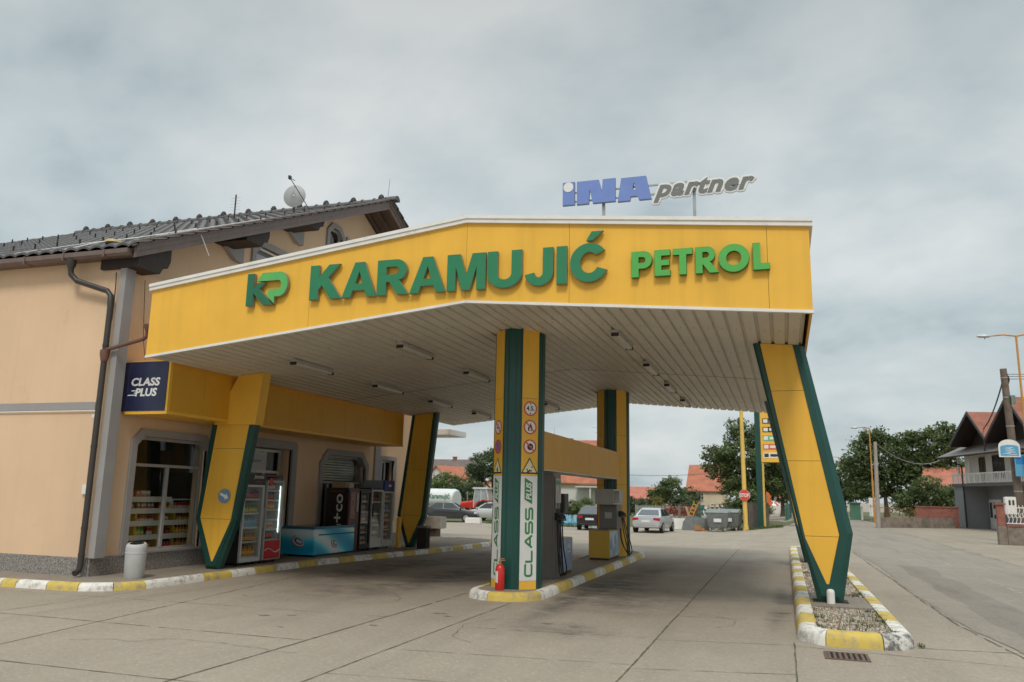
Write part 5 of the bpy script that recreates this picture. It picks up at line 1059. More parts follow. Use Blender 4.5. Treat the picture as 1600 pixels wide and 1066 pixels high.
def car(name, label, loc, rotz, style, pm_, group='cars parked behind the station', tint=CGL):
    G = CARG[style]; t = thing(name, label, 'car', loc, rotz, group)
    g = MB(); rings = []
    for y, zb, zt_, w in G['st']:
        h = zt_-zb; rings.append([(-w*.90, y, zb), (-w*.99, y, zb+h*.30), (-w, y, zb+h*.62), (-w*.94, y, zt_-.03), (-w*.80, y, zt_), (w*.80, y, zt_), (w*.94, y, zt_-.03), (w, y, zb+h*.62), (w*.99, y, zb+h*.30), (w*.90, y, zb)])
    g.loft(rings); gh = G['gh']; W2 = G['W']/2
    def hw(z): return W2*.90-(z-.9)*.44
    P = [(y, z) for y, z in gh]; base = [(gh[0][0], .86), (gh[-1][0], .86)]
    poly = [base[0]]+P+[base[1]]; n = len(poly)
    g.add([(-hw(z), y, z) for y, z in poly]+[(hw(z), y, z) for y, z in poly], [(i, (i+1) % n, n+(i+1) % n, n+i) for i in range(n)]+[tuple(range(n-1, -1, -1)), tuple(range(n, 2*n))])
    part('body', g, pm_, t, bevel=.03, seg=2, smooth=40)
    def glassq(p, q, inset, nm, out):
        (y0, z0), (y1, z1) = p, q; dy, dz = y1-y0, z1-z0; l = math.hypot(dy, dz); nx_, nz_ = -dz/l*out*.012, dy/l*out*.012
        a, b = .10, .92; ya, za, yb, zb = y0+dy*a, z0+dz*a, y0+dy*b, z0+dz*b
        g = MB(); g.add([(-hw(za)+inset, ya+nx_, za+nz_), (hw(za)-inset, ya+nx_, za+nz_), (hw(zb)-inset, yb+nx_, zb+nz_), (-hw(zb)+inset, yb+nx_, zb+nz_)], [(0, 1, 2, 3)]); part(nm, g, tint, t, smooth=0)
    glassq(P[0], P[1], .10, 'rear_window', 1); glassq(P[-1], P[-2], .08, 'windscreen', -1)
    for s in (-1, 1):
        zt_ = max(z for y, z in P)-.075; zb = .965; mid = (P[0][0]+P[-1][0])/2
        def ye(z, front):
            a, b = (P[-1], P[-2]) if front else (P[0], P[1]); return a[0]+(b[0]-a[0])*(z-a[1])/(b[1]-a[1])
        def side(y0b, y0t, y1b, y1t):
            g = MB(); g.add([(s*(hw(zb)+.012), y0b, zb), (s*(hw(zb)+.012), y1b, zb), (s*(hw(zt_)+.012), y1t, zt_), (s*(hw(zt_)+.012), y0t, zt_)], [(0, 1, 2, 3)]); part('side_window', g, tint, t, smooth=0)
        cut = mid-.05
        side(ye(zb, 0)+.16, max(ye(zt_, 0), P[1][0])+.16, cut-.04, cut-.04); side(cut+.04, cut+.04, ye(zb, 1)-.16, min(ye(zt_, 1), P[-2][0])-.10)
        for y in (G['st'][0][0]+.78, G['st'][-1][0]-.80):
            g = MB(); x0, x1 = s*(W2-.20), s*(W2+.005)
            g.tube([(x0, y, .31), (x1, y, .31)], .31, 20); w = part('wheel', g, TYRE, t)
            g = MB(); g.tube([(x1-s*.002, y, .31), (x1+s*.012, y, .31)], [.20, .185], 16); part('rim', g, RIM, w)
        g = MB(); g.box(s*(W2-.02)-.07, s*(W2-.02)+.09 if s > 0 else s*(W2-.02)+.07, P[-1][0]-.25, P[-1][0]-.12, .93, 1.04); part('mirror', g, pm_, t, bevel=.02)
        st = G['st'][1]; g = MB(); g.box(min(s*.42, s*.80), max(s*.42, s*.80), st[0]-.035, st[0]+.18, st[2]-.22, st[2]-.05); part('tail_light', g, TAIL, t, bevel=.02)
        st = G['st'][-2]; g = MB(); g.box(min(s*.42, s*.78), max(s*.42, s*.78), st[0]+.02, st[0]+.24, st[2]-.17, st[2]-.03); part('headlight', g, HEADL, t, bevel=.02)
    y0, y1 = G['st'][0][0], G['st'][-1][0]
    g = MB(); g.box(-.26, .26, y0-.012, y0+.05, .62, .74); part('number_plate', g, PLATE, t, smooth=0)
    g = MB(); g.box(-.70, .70, y0-.03, y0+.16, .33, .47); part('rear_bumper', g, TRIMB if style == 'hatch' else pm_, t, bevel=.03)
    g = MB(); g.box(-.55, .55, y1-.10, y1+.02, .34, .46); part('grille', g, TRIMB, t, bevel=.02)
    return t
CS, CB, CW = paint('silver', (.46, .47, .48)), paint('black', (.016, .017, .020)), paint('white', (.62, .62, .60))
car('parked_car', 'silver saloon car parked with its back to the pumps right of the far column', (-7.55, 50.4, gz(-7.55, 50)), R_(-4), 'sedan', CS)
car('parked_car', 'black hatchback parked with its back to the pumps left of the boxy dispenser', (-11.35, 51.0, gz(-11, 51)), R_(3), 'hatch', CB)
car('parked_car', 'dark grey saloon parked side on in front of the white tank truck', (-23.3, 55.6, gz(-23, 55)), R_(-76), 'sedan', paint('graphite', (.030, .034, .038)))
car('parked_car', 'white car parked side on in front of the red tractor', (-21.2, 59.6, gz(-21, 59)), R_(80), 'sedan', CW)
car('parked_car', 'black car showing one red tail light beside the near column', (-16.35, 49.2, gz(-17, 48)), R_(8), 'hatch', CB)
car('parked_car', 'small white hatchback behind the grey waste container', (-4.7, 73.0, gz(-4.7, 73)), R_(-100), 'hatch', CW)
# ------------------------------------------------------------------ tank truck and tractor
t = thing('tank_truck', 'white tank truck with green lettering on its rounded tank behind the dark saloon', 'truck', (-28.6, 66.5, gz(-28, 66)), R_(-8))
TW = pm('tank_white', (.60, .62, .60), .4, .06, 1.5)
g = MB(); rings = []
for x, k in ((-4.0, .9), (-3.9, 1), (1.35, 1), (1.52, .95), (1.62, .82)): rings.append([(x, .95*k*cos(R_(a)), 1.55+.86*k*sin(R_(a))) for a in range(0, 360, 15)])
g.loft(rings); part('tank', g, TW, t)
g = MB(); put_text(g, 'Karamujić', (-.65, -.955, 1.42), (1, 0, 0), (0, 0, 1), width=2.1, height=.62, depth=.01, bold=.02); part('lettering', g, pm('lettering_green', (.03, .17, .09), .5, .1, 6), t, smooth=0)
g = MB(); g.box(-4.6, 1.5, -.8, .8, .48, .70); part('chassis', g, TRIMB, t, bevel=.02)
g = MB(); g.prism([(-6.3, .5), (-4.3, .5), (-4.3, 2.5), (-5.7, 2.5), (-6.2, 1.6)], 'Y', -1.05, 1.05); part('cab', g, TW, t, bevel=.06)
for s in (-1, 1):
    for x in (-5.4, -.2, .9):
        g = MB(); g.tube([(x, s*.68, .45), (x, s*.98, .45)], .45, 18); w = part('wheel', g, TYRE, t); g = MB(); g.tube([(x, s*.98, .45), (x, s*.995, .45)], .22, 14); part('rim', g, RIM, w)
g = MB(); g.box(-1.45, -1.05, -1.0, -.86, .75, 1.35); part('side_box', g, RED, t, bevel=.02)
g = MB(); g.box(1.2, 1.64, -.5, .5, .55, .8); part('rear_box', g, pm('orange_box', (.6, .22, .04), .5, .1, 5), t, bevel=.02)
t = thing('tractor', 'red tractor with white cab parked behind the white car', 'tractor', (-26.4, 69.0, gz(-26, 69)), R_(4))
g = MB(); rings = []
for x, w, z0, z1 in ((-1.55, .30, .82, 1.18), (-1.45, .36, .75, 1.28), (-.3, .40, .75, 1.42), (.15, .42, .75, 1.48)): rings.append([(x, -w, z0), (x, -w, z1-.12), (x, -w*.7, z1), (x, w*.7, z1), (x, w, z1-.12), (x, w, z0)])
g.loft(rings); part('hood', g, pm('tractor_red', (.55, .035, .022), .4, .06, 4), t, bevel=.03)
g = MB(); g.prism([(.15, .8), (1.35, .8), (1.5, 1.5), (1.3, 2.42), (.25, 2.42), (.10, 1.5)], 'Y', -.72, .72); c = part('cab', g, pm('cab_glass', (.30, .34, .34), .15, .2, 2, spec=.7), t, smooth=0)
g = MB(); g.box(.02, 1.45, -.82, .82, 2.42, 2.60); part('cab_roof', g, TW, t, bevel=.05)
g = MB()
for y in (-.73, .73):
    for a, b in (((.12, 1.5), (.25, 2.42)), ((1.48, 1.5), (1.3, 2.42)), ((.12, 1.5), (.15, .8)), ((.8, .8), (.8, 2.42))): g.tube([(a[0], y, a[1]), (b[0], y, b[1])], .04, 6)
part('cab_frame', g, TW, t)
for s in (-1, 1):
    for x, r in ((1.1, .72), (-1.05, .42)):
        g = MB(); g.tube([(x, s*.62, r), (x, s*.98, r)], r, 20); w = part('wheel', g, TYRE, t); g = MB(); g.tube([(x, s*.98, r), (x, s*1.0, r)], r*.55, 14); part('rim', g, pm('tractor_rim', (.55, .5, .4), .5, .1, 5), w)
    g = MB(); g.prism([(.45+.9*cos(R_(a))+.6, .72+.82*sin(R_(a))) for a in range(30, 171, 20)]+[(.5, .72), (1.5, 1.0)], 'Y', s*.6-.15, s*.6+.15); part('mudguard', g, pm('tractor_red', (.55, .035, .022), .4), t)
g = MB(); g.tube([(-.6, -.25, 1.4), (-.6, -.25, 2.2)], .05, 8); part('exhaust', g, STEEL, t)
g = MB(); g.box(-.55, .55, -.22, .22, 0, .42); solo('concrete_block', g, WHT, 'white concrete block lying on the grass before the white car', 'block', bevel=.04).location = (-20.4, 53.2, gz(-20, 53))
# ------------------------------------------------------------------ grass verges and yards
GR1 = ground_mat('verge_grass', (.085, .10, .035), (.14, .135, .06), bump=.8)
g = MB()
def patch(pts, z=.02):
    n = 5; g.add([(x, y, gz(x, y)+z) for x, y in pts], [tuple(range(len(pts)))])
patch([(-45, 56.5), (-19, 55.2), (-13.2, 53.5), (-12.6, 56), (-16, 62), (-45, 64)]); patch([(-60, 64), (-16, 62), (-9, 56.5), (-4.6, 56.3), (-4.5, 62), (-8, 90), (-60, 110)])
patch([(-3.4, 55.3), (-1.8, 54.8), (-.2, 57.2), (.3, 60.5), (1.0, 69), (1.5, 80), (-3.5, 72), (-4.2, 60)])
patch([(6.4, 78), (7.5, 62), (12, 63), (16, 80), (16, 140), (7.5, 140)])
struct('grass_verge', g, GR1, smooth=0, recalc=False)
g = MB()
def fx3(r): 
    a = r.random(); return (-20+a*7.2+r.gauss(0, .3), 55.0-a*1.6+r.gauss(0, .25)) if r.random() < .5 else (-3.4+r.random()*3.3, 55.0+abs(r.gauss(0, 1.2))+r.random()*.6)
grass(g, 2600, fx3, .06, .22, rs)
struct('verge_tufts', g, GRASS, kind='stuff', smooth=0, recalc=False)
g = MB(); pth = [(.2, 57.5), (.4, 61), (1.0, 68), (1.7, 78)]
for a, b in zip(pth, pth[1:]): g.quad((a[0], a[1], gz(*a)+.032), (a[0]+.9, a[1], gz(a[0]+.9, a[1])+.032), (b[0]+.9, b[1], gz(b[0]+.9, b[1])+.032), (b[0], b[1], gz(*b)+.032))
struct('path', g, SW, smooth=0, recalc=False)
# ------------------------------------------------------------------ trees
LEAF = [leafm('leaf_dark', (0.060, 0.085, 0.030)), leafm('leaf_mid', (0.105, 0.145, 0.048)), leafm('leaf_light', (0.165, 0.215, 0.075))]
LEAFB = [leafm('leaf_blue_dark', (0.052, 0.078, 0.036)), leafm('leaf_blue_mid', (0.088, 0.122, 0.055)), leafm('leaf_blue_light', (.135, .175, .08))]
LEAFY = [leafm('leaf_yellow_dark', (.12, .115, .03)), leafm('leaf_yellow_mid', (.20, .18, .045)), leafm('leaf_yellow', (.27, .23, .06))]
BARK = pm('bark', (.10, .075, .055), .9, .3, 6)
def tree(name, label, x, y, trunk_h, blobs, n, ls, seed, mats=LEAF, cat='tree', group='trees beyond the station', tr=.22, limbs=True):
    """blobs: crown lobes (dx, dy, z, rx, ry, rz); leaves sit in clumps over and inside them"""
    r = random.Random(seed); z0 = gz(x, y); t = thing(name, label, cat, (x, y, z0), group=group)
    g = MB(); top = trunk_h+.8; g.tube([(0, 0, -.1), (.05, 0, trunk_h*.5), (.0, .05, top)], [tr*1.25, tr*.9, tr*.55], 8)
    if limbs:
        for b in blobs:
            e = Vector((b[0], b[1], b[2])); st = Vector((0, 0, min(trunk_h, b[2]*.8))); md = st.lerp(e, .5)+Vector((0, 0, .15)); g.tube([st, md, e], [tr*.5, tr*.3, tr*.12], 6)
    part('trunk', g, BARK, t)
    vols = [b[3]*b[4]*b[5] for b in blobs]; tot = sum(v**.7 for v in vols); vs, fs, mi = [], [], []
    per = 26
    for b, v in zip(blobs, vols):
        for _ in range(max(2, int(1.9*n*(v**.7)/tot/per))):
            th, ph = r.uniform(0, 2*pi), math.acos(r.uniform(-1, 1)); q = r.uniform(.15, 1)**.5*r.uniform(.90, 1.06)
            c = (b[0]+b[3]*q*sin(ph)*cos(th), b[1]+b[4]*q*sin(ph)*sin(th), b[2]+b[5]*q*cos(ph))
            cr_ = r.uniform(.5, 1.15)*ls*2.2; tone = r.random()
            for _ in range(per):
                px, py, pz = (c[k]+r.gauss(0, cr_*(.5 if k < 2 else .33)) for k in range(3)); s = ls*r.uniform(.6, 1.2)
                a = Vector((r.gauss(0, 1), r.gauss(0, 1), r.gauss(0, .7))).normalized(); bb = a.cross(Vector((r.gauss(0, 1), r.gauss(0, 1), r.gauss(0, 1)))).normalized()
                o = len(vs); p = Vector((px, py, pz))
                vs += [p-a*s*.6, p+bb*s*.34, p+a*s*.6, p-bb*s*.34]; fs.append((o, o+1, o+2, o+3))
                u = tone*.7+r.random()*.4; mi.append(0 if u < .38 else 1 if u < .80 else 2)
    g = MB(); g.v = [tuple(v) for v in vs]; g.f = fs; g.m = mi; part('crown', g, mats, t, smooth=0, recalc=False)
    return t
tree('walnut_tree', 'large full walnut tree behind the yellow pole with the stop sign', -3.2, 79, 2.2, [(0, 0, 6.2, 3.0, 3, 2.6), (-2.4, 0, 5.2, 1.8, 2, 1.4), (-1.2, 0, 3.4, 1.5, 2, 1.3), (2.5, .5, 5.3, 2.4, 2.4, 2.1), (1.5, 0, 7.6, 1.6, 1.6, 1.6), (-.6, 0, 8.4, 1.1, 1.2, 1.1), (2.6, 0, 3.4, 2.4, 2, 1.4), (.4, 0, 3.2, 2.2, 2, 1.3), (-3.0, 0, 6.4, .9, 1, .7)], 11500, .24, 1)
tree('broad_tree', 'broad dense tree right of the orange lamp post across the road', 8.6, 80, 2.0, [(0, 0, 5.4, 2.5, 2.5, 2.6), (-1.9, 0, 5.2, 1.5, 2, 1.9), (2.2, 0, 6.2, 2.2, 2, 1.9), (-.6, 0, 7.3, 1.4, 1.4, 1.0), (-1.6, 0, 3.2, 1.8, 2, 1.6), (1.6, 0, 3.2, 2.2, 2, 1.8), (2.8, 0, 7.3, 1.0, 1, .8)], 9000, .25, 2)
tree('broad_tree', 'tall tree standing just left of the house with the balcony', 12.9, 79, 2.5, [(0, 0, 6.4, 2.0, 2, 1.9), (1.2, 0, 7.6, 1.4, 1.4, 1.1), (-1.6, 0, 4.4, 1.7, 2, 1.6), (1.2, 0, 4.2, 1.9, 2, 1.7), (0, 0, 2.4, 2.2, 2, 1.4)], 7000, .25, 3)
tree('broad_tree', 'dark tree low behind the green booth at the bend of the road', 6.2, 96, 1.6, [(0, 0, 4.2, 2.0, 2, 2.0), (1.6, 0, 3.2, 1.8, 2, 1.8), (-.6, 0, 2.6, 1.5, 2, 1.5)], 3500, .27, 4)
tree('hedge_tree', 'bushy low tree rising behind the brick garden wall', 10.6, 70, .8, [(0, 0, 2.2, 1.6, 1.4, 1.6), (1.4, 0, 1.7, 1.3, 1.4, 1.3), (-1.5, 0, 1.5, 1.1, 1.2, 1.1)], 4200, .18, 5)
tree('round_tree', 'round dark tree above the orange roofs left of the near column', -33.0, 92, 2.5, [(0, 0, 5.4, 3.0, 3, 1.9), (2.4, 0, 4.6, 1.8, 2, 1.6), (-2.2, 0, 4.3, 1.6, 2, 1.3), (.4, 0, 6.8, 1.4, 2, .8)], 5200, .26, 6, LEAFB)
tree('bushy_tree', 'pale green bushy tree above the white tank truck', -36.8, 88, 1.5, [(0, 0, 3.0, 2.0, 2, 1.5), (-1.8, 0, 2.6, 1.4, 2, 1.2), (1.4, 0, 2.2, 1.4, 2, 1.2)], 3600, .24, 7, [LEAF[1], LEAF[2], LEAF[2]])
tree('conifer_bush', 'dark dense bush between the tank truck and the tractor', -30.8, 80, .6, [(0, 0, 1.8, 1.6, 1.6, 1.7), (1.6, 0, 1.3, 1.2, 1.4, 1.2), (-1.6, 0, 2.0, 1.3, 1.4, 1.4)], 4000, .2, 8, LEAFB)
tree('hedge_tree', 'clipped dark hedge right of the far column before the orange roof', -16.6, 92, .5, [(-1.3, 0, 1.0, 1.3, 1.2, .95), (0, 0, 1.05, 1.4, 1.2, 1.0), (1.2, 0, 1.0, .9, 1.2, .9)], 3800, .18, 9, LEAFB, 'hedge')
tree('leafy_tree', 'loose mid green tree behind the yellow shrub', -12.8, 98, 1.2, [(0, 0, 2.8, 1.9, 2, 1.5), (-1.5, 0, 2.0, 1.4, 2, 1.3), (2.0, 0, 2.2, 1.7, 2, 1.2), (.3, 0, 3.8, 1.0, 1.2, .7)], 3800, .24, 10)
tree('dark_shrub', 'dark rounded shrub left of the beige house with orange roof', -10.6, 92, .5, [(0, 0, 1.2, 1.0, 1.2, 1.1), (1.0, 0, 1.0, .8, 1, .9), (-.9, 0, .9, .8, 1, .9)], 2600, .2, 11, LEAFB, 'shrub')
tree('yellow_shrub', 'small yellow green conical shrub above the reddish hedge', -12.4, 86, .2, [(0, 0, .8, .9, .9, .7), (0, 0, 1.6, .55, .6, .6)], 1900, .13, 12, LEAFY, 'shrub')
tree('green_bush', 'bright green leafy bush left of the black hatchback', -18.9, 76, .2, [(0, 0, .9, 1.1, .9, .7), (1.1, 0, 1.1, .8, .8, .7), (-1.1, 0, .6, .7, .8, .5)], 2400, .15, 13, [LEAF[1], LEAF[2], LEAF[2]], 'shrub')
tree('slim_tree', 'dark trees far off behind the price board', -.2, 92, 1.5, [(0, 0, 4.0, 1.8, 2, 2.2), (1.3, 0, 3.2, 1.5, 2, 1.8), (-1.2, 0, 2.6, 1.6, 2, 1.6)], 3400, .26, 14)
tree('slim_tree', 'dark shrub hanging over the wooden fence by the price board', -2.6, 66, .8, [(0, 0, 1.9, 1.3, 1.3, .9), (.8, 0, 1.3, 1.0, 1, .8), (-1.0, 0, 1.2, 1.0, 1, .8)], 2600, .18, 15)
# ------------------------------------------------------------------ houses
def roof_mat(name, c):
    m = pm(name, c, .75, .22, 1.2, dirt=((c[0]*.55, c[1]*.6, c[2]*.7), 1.5, .55, .5)); nt = m.node_tree; N = nt.nodes; Lk = nt.links
    geo = N.new('ShaderNodeNewGeometry'); sp = N.new('ShaderNodeSeparateXYZ'); Lk.new(geo.outputs['Position'], sp.inputs[0])
    ad = N.new('ShaderNodeMath'); ad.operation = 'MULTIPLY'; ad.inputs[1].default_value = 4.2; Lk.new(sp.outputs[2], ad.inputs[0]); fr = N.new('ShaderNodeMath'); fr.operation = 'FRACT'; Lk.new(ad.outputs[0], fr.inputs[0])
    bp = N.new('ShaderNodeBump'); bp.inputs['Strength'].default_value = 1; bp.inputs['Distance'].default_value = .08; Lk.new(fr.outputs[0], bp.inputs['Height']); Lk.new(bp.outputs[0], N['Principled BSDF'].inputs['Normal']); return m
RO1 = roof_mat('orange_tiles', (.44, .155, .088)); RO2 = roof_mat('red_tiles', (.42, .15, .095)); ROB = roof_mat('grey_brown_tiles', (.14, .11, .095))
HW = pm('house_white', (.60, .59, .55), .85, .05, .6, streak=.12); HB = pm('house_beige', (.58, .50, .36), .85, .05, .6, streak=.1); HY = pm('house_cream', (.68, .62, .44), .85, .05, .6); HG = pm('house_grey', (.235, .24, .25), .8, .08, .8); WGL = pm('house_glass', (.05, .055, .06), .1, .3, 1.5, spec=.7)
def house(name, label, x, y, rz, w, d, h, rh, wm, rm, wins=(), ridge='x', over=.4, chim=None, base=None):
    """front face at local y = 0, ridge along local x or y; wins: (x, z, w, h) on the front"""
    t = thing(name, label, 'house', (x, y, gz(x, y)), rz, 'houses in the distance'); g = MB()
    if ridge == 'x':
        g.prism([(0, 0), (d, 0), (d, h), (d/2, h+rh), (0, h)], 'X', 0, w)
    else: g.prism([(0, 0), (w, 0), (w, h), (w/2, h+rh), (0, h)], 'Y', 0, d)
    part('wall', g, wm, t, smooth=0); g = MB(); e = .14
    if ridge == 'x':
        k = rh/(d/2); z0 = h-over*k
        for pts in ([(-over, z0+.02), (d/2, h+rh+.02), (d/2, h+rh+e), (-over, z0+e)], [(d+over, z0+.02), (d/2+.001, h+rh+.02), (d/2+.001, h+rh+e), (d+over, z0+e)]): g.prism(pts, 'X', -over, w+over)
    else:
        k = rh/(w/2); z0 = h-over*k
        for pts in ([(-over, z0+.02), (w/2, h+rh+.02), (w/2, h+rh+e), (-over, z0+e)], [(w+over, z0+.02), (w/2+.001, h+rh+.02), (w/2+.001, h+rh+e), (w+over, z0+e)]): g.prism(pts, 'Y', -over, d+over)
    r = part('roof', g, rm, t, smooth=0)
    if chim: g = MB(); g.box(chim[0]-.3, chim[0]+.3, chim[1]-.3, chim[1]+.3, chim[2], chim[2]+chim[3]); g.box(chim[0]-.38, chim[0]+.38, chim[1]-.38, chim[1]+.38, chim[2]+chim[3], chim[2]+chim[3]+.12); part('chimney', g, RO2, r, smooth=0)
    for (wx, wz, ww, wh) in wins:
        g = MB(); b = .09
        g.box(wx-b, wx, -.06, .02, wz-b, wz+wh+b); g.box(wx+ww, wx+ww+b, -.06, .02, wz-b, wz+wh+b); g.box(wx, wx+ww, -.06, .02, wz+wh, wz+wh+b); g.box(wx, wx+ww, -.06, .02, wz-b, wz); g.box(wx+ww/2-.035, wx+ww/2+.035, -.045, .02, wz, wz+wh); g.box(wx, wx+ww, -.040, .02, wz+wh*.55-.03, wz+wh*.55+.03)
        f = part('window', g, HW, t, smooth=0); g = MB(); g.box(wx, wx+ww, -.02, -.005, wz, wz+wh); part('pane', g, WGL, f, smooth=0)
    return t
h = house('cream_house', 'cream and white house with orange tiled roof seen under the yellow beam between the columns', -27.0, 91.2, R_(4), 8.3, 8, 3.9, 4.6, HY, RO1, [(3.45, 1.55, .95, 1.15), (5.25, 1.55, .8, 1.15), (1.2, 1.55, .9, 1.15)], 'x', .5, chim=(3.0, 3.6, 7.4, 1.3))
g = MB(); g.box(-.02, 8.32, -.05, -.001, 0, 2.95); part('lower_wall', g, HW, h, smooth=0)
g = MB(); g.box(4.6, 8.2, -1.6, -.06, 2.98, 3.12); g.box(8.0, 8.15, -1.5, -1.35, 0, 2.98); g.box(6.2, 6.35, -1.5, -1.35, 0, 2.98); part('porch', g, HW, h, smooth=0); g = MB(); g.box(6.3, 8.0, -1.45, -1.4, .35, .95); part('porch_rail', g, RO2, h, smooth=0)
g = MB(); g.tube([(6.6, 4, 8.3), (6.6, 4, 10.4)], .03, 5); g.tube([(5.6, 4, 10.2), (7.6, 4, 10.0)], .02, 5); g.tube([(6.0, 4, 9.6), (7.2, 4, 9.4)], .02, 5); g.tube([(1.0, 4, 8.0), (1.0, 4, 10.2)], .02, 5); part('aerial', g, STEEL, h)
house('beige_house', 'beige house with steep orange roof left of the big walnut tree', -10.75, 98.5, R_(-3), 4.0, 6, 3.0, 2.9, HB, RO1, [(1.25, 1.9, .55, .7), (1.25, .55, .55, .7), (2.7, .9, .4, .5)], 'x', .25, chim=(3.0, 3.0, 4.9, 1.9))
house('low_house', 'low house with brownish orange roof right of the far column', -21.5, 109, R_(0), 5.2, 6, 1.9, 1.4, HW, RO2, [(3.8, .6, .7, .8)], 'x', .4)
house('white_house', 'small white house with red roof beyond the brick garden wall', 11.3, 75.0, R_(-14), 3.6, 6, 3.0, 1.5, HW, RO2, [(.5, 1.5, .55, 1.2), (1.5, 1.5, .55, 1.2), (2.8, 1.5, .55, 1.2)], 'x', .5)
house('far_house', 'grey roofed house farthest back left above the tank truck', -59, 130, R_(5), 8.5, 8, 5.2, 2.6, HW, ROB, [(6.6, 4.4, .9, 1.0)], 'x', .5, chim=(4, 4, 6.5, 1.8))
house('far_house', 'white house with bright orange roof in front of the grey roofed house', -57.2, 126, R_(-20), 5.5, 6, 4.2, 2.2, HW, RO1, [], 'y', .4)
house('far_house', 'orange roofed house low behind the tractor', -46, 110, R_(8), 5.6, 6, 2.2, 1.5, HB, RO1, [], 'x', .4)
house('far_house', 'orange roofed house just left of the near column at the tree line', -42.0, 112, R_(-12), 6.5, 6, 2.9, 1.9, HB, RO1, [], 'y', .4)
house('far_house', 'low orange tiled shed left above the tank truck', -48.5, 105, R_(6), 4.5, 4, 1.6, 1.2, HB, RO2, [], 'y', .4)
house('far_house', 'small pale house far down the side street behind the parasols', -1.2, 118, R_(0), 5, 6, 2.2, 1.6, HW, RO2, [(1.0, .8, .7, .9), (2.6, .8, .7, .9)], 'x', .4)
# two-gabled house with balcony across the road
t = thing('balcony_house', 'grey and white house with two orange tiled gables and a white balcony', 'house', (11.5, 63.4, 0), R_(-76.31), 'houses across the road')
g = MB(); g.box(-.7, .85, .0, 8, 0, 2.78); g.box(.85, 10.4, 1.5, 8, 0, 2.78); part('ground_floor', g, HG, t, smooth=0)
g = MB(); g.box(-.5, 10.4, .75, 8, 2.98, 5.3); part('upper_wall', g, pm('pale_render', (.74, .72, .67), .85, .04, .6), t, smooth=0)
g = MB(); g.box(-.75, 10.4, -.12, 1.5, 2.781, 2.98); part('balcony_slab', g, pm('slab_dark', (.12, .115, .11), .8, .1, 3), t, smooth=0)
g = MB(); g.box(-.72, 10.4, -.08, -.03, 3.58, 3.66); g.box(-.72, 10.4, -.08, -.03, 3.02, 3.07)
for k in range(14): g.box(-.70+k*.80, -.62+k*.80, -.085, -.02, 2.99, 3.66)
g.box(-.70, -.66, -.06, 1.4, 3.58, 3.66)
rl_ = part('balcony_rail', g, WHT, t, smooth=0)
g = MB()
for k in range(56): g.box(-.6+k*.196, -.52+k*.196, -.06, -.045, 3.07, 3.58)
part('balusters', g, WHT, rl_, smooth=0)
g = MB()
for x in (.15, 1.75): g.box(x-.06, x+.06, -.02, .10, 3.66, 4.78)
part('porch_posts', g, WHT, t, smooth=0)
g = MB(); g.box(-1.08, .97, 1.46, 1.499, .02, 1.86) if False else g.box(1.0, 2.55, 1.44, 1.498, .02, 1.95); d = part('door', g, WHT, t, smooth=0)
g = MB()
for a, b, c, e in ((1.08, 1.40, .75, 1.75), (1.6, 1.95, 1.35, 1.75), (1.6, 1.95, .7, .95), (2.15, 2.40, .6, 1.75)): g.box(a, b, 1.425, 1.439, c, e)
part('door_glass', g, WGL, d, smooth=0)
for a, b, c, e in ((1.7, 2.35, 3.0, 4.65), (3.5, 4.8, 3.3, 4.7), (6.2, 7.4, 3.3, 4.7)):
    g = MB(); g.box(a-.07, a, 0.69, .749, c, e+.07); g.box(b, b+.07, 0.69, .749, c, e+.07); g.box(a, b, 0.69, .749, e, e+.07); g.box((a+b)/2-.03, (a+b)/2+.03, 0.70, .749, c, e); f = part('window', g, pm('brown_frame', (.10, .06, .04), .6, .1, 5), t, smooth=0); g = MB(); g.box(a, b, 0.72, .74, c, e); part('pane', g, WGL, f, smooth=0)
SKB = pm('skirt_sheet', (.17, .145, .135), .55, .12, 2)
g = MB(); g.prism([(-.75, 4.82), (1.3, 5.75), (1.3, 5.65), (-.75, 4.74)], 'X', -1.3, 10.6); part('skirt_roof', g, SKB, t, smooth=0)
g = MB(); g.tube([(-1.2, -.78, 4.76), (10.6, -.78, 4.80)], .06, 6); g.tube([(.1, -.9, 4.62), (.6, -.25, 4.3), (.9, -.10, 4.2), (.95, -.09, .05)], .055, 8); g.tube([(5.08, -.42, 5.7), (5.1, -.5, 4.75)], .05, 6); part('rainwater_pipe', g, DRK, t)
for x0, x1, zp in ((0.2, 5.08, 7.55), (5.08, 10.3, 7.95)):
    xm = (x0+x1)/2+.25; ze = 5.55; g = MB()
    for a, b, zz_ in ((x0-.12, xm, 1), (x1+.0, xm+.001, -1)): g.prism([(a, ze), (b, zp), (b, zp+.12), (a, ze+.12)], 'Y', -.35, 8)
    r = part('roof', g, roof_mat('old_red_tiles', (.30, .115, .072)), t, smooth=0)
    g = MB()
    for a, b in ((x0-.05, xm), (x1-.05, xm+.001)): g.prism([(a, ze-.07), (b, zp-.07), (b, zp-.004), (a, ze-.004)], 'Y', -.34, 8)
    part('roof_underside', g, DRK, r, smooth=0)
    g = MB(); 
    for a, b in ((x0-.16, xm), (x1+.02, xm+.001)): g.prism([(a, ze-.06), (b, zp-.08), (b, zp+.16), (a, ze+.16)], 'Y', -.42, -.36)
    part('verge_board', g, pm('verge_dark', (.07, .06, .058), .7, .1, 5), r, smooth=0)
    g = MB(); g.prism([(x0+.05, ze-.02), (x1-.05, ze-.02), (xm, zp-.05)], 'Y', .9, 1.0); part('gable_wall', g, DRK, r, smooth=0)
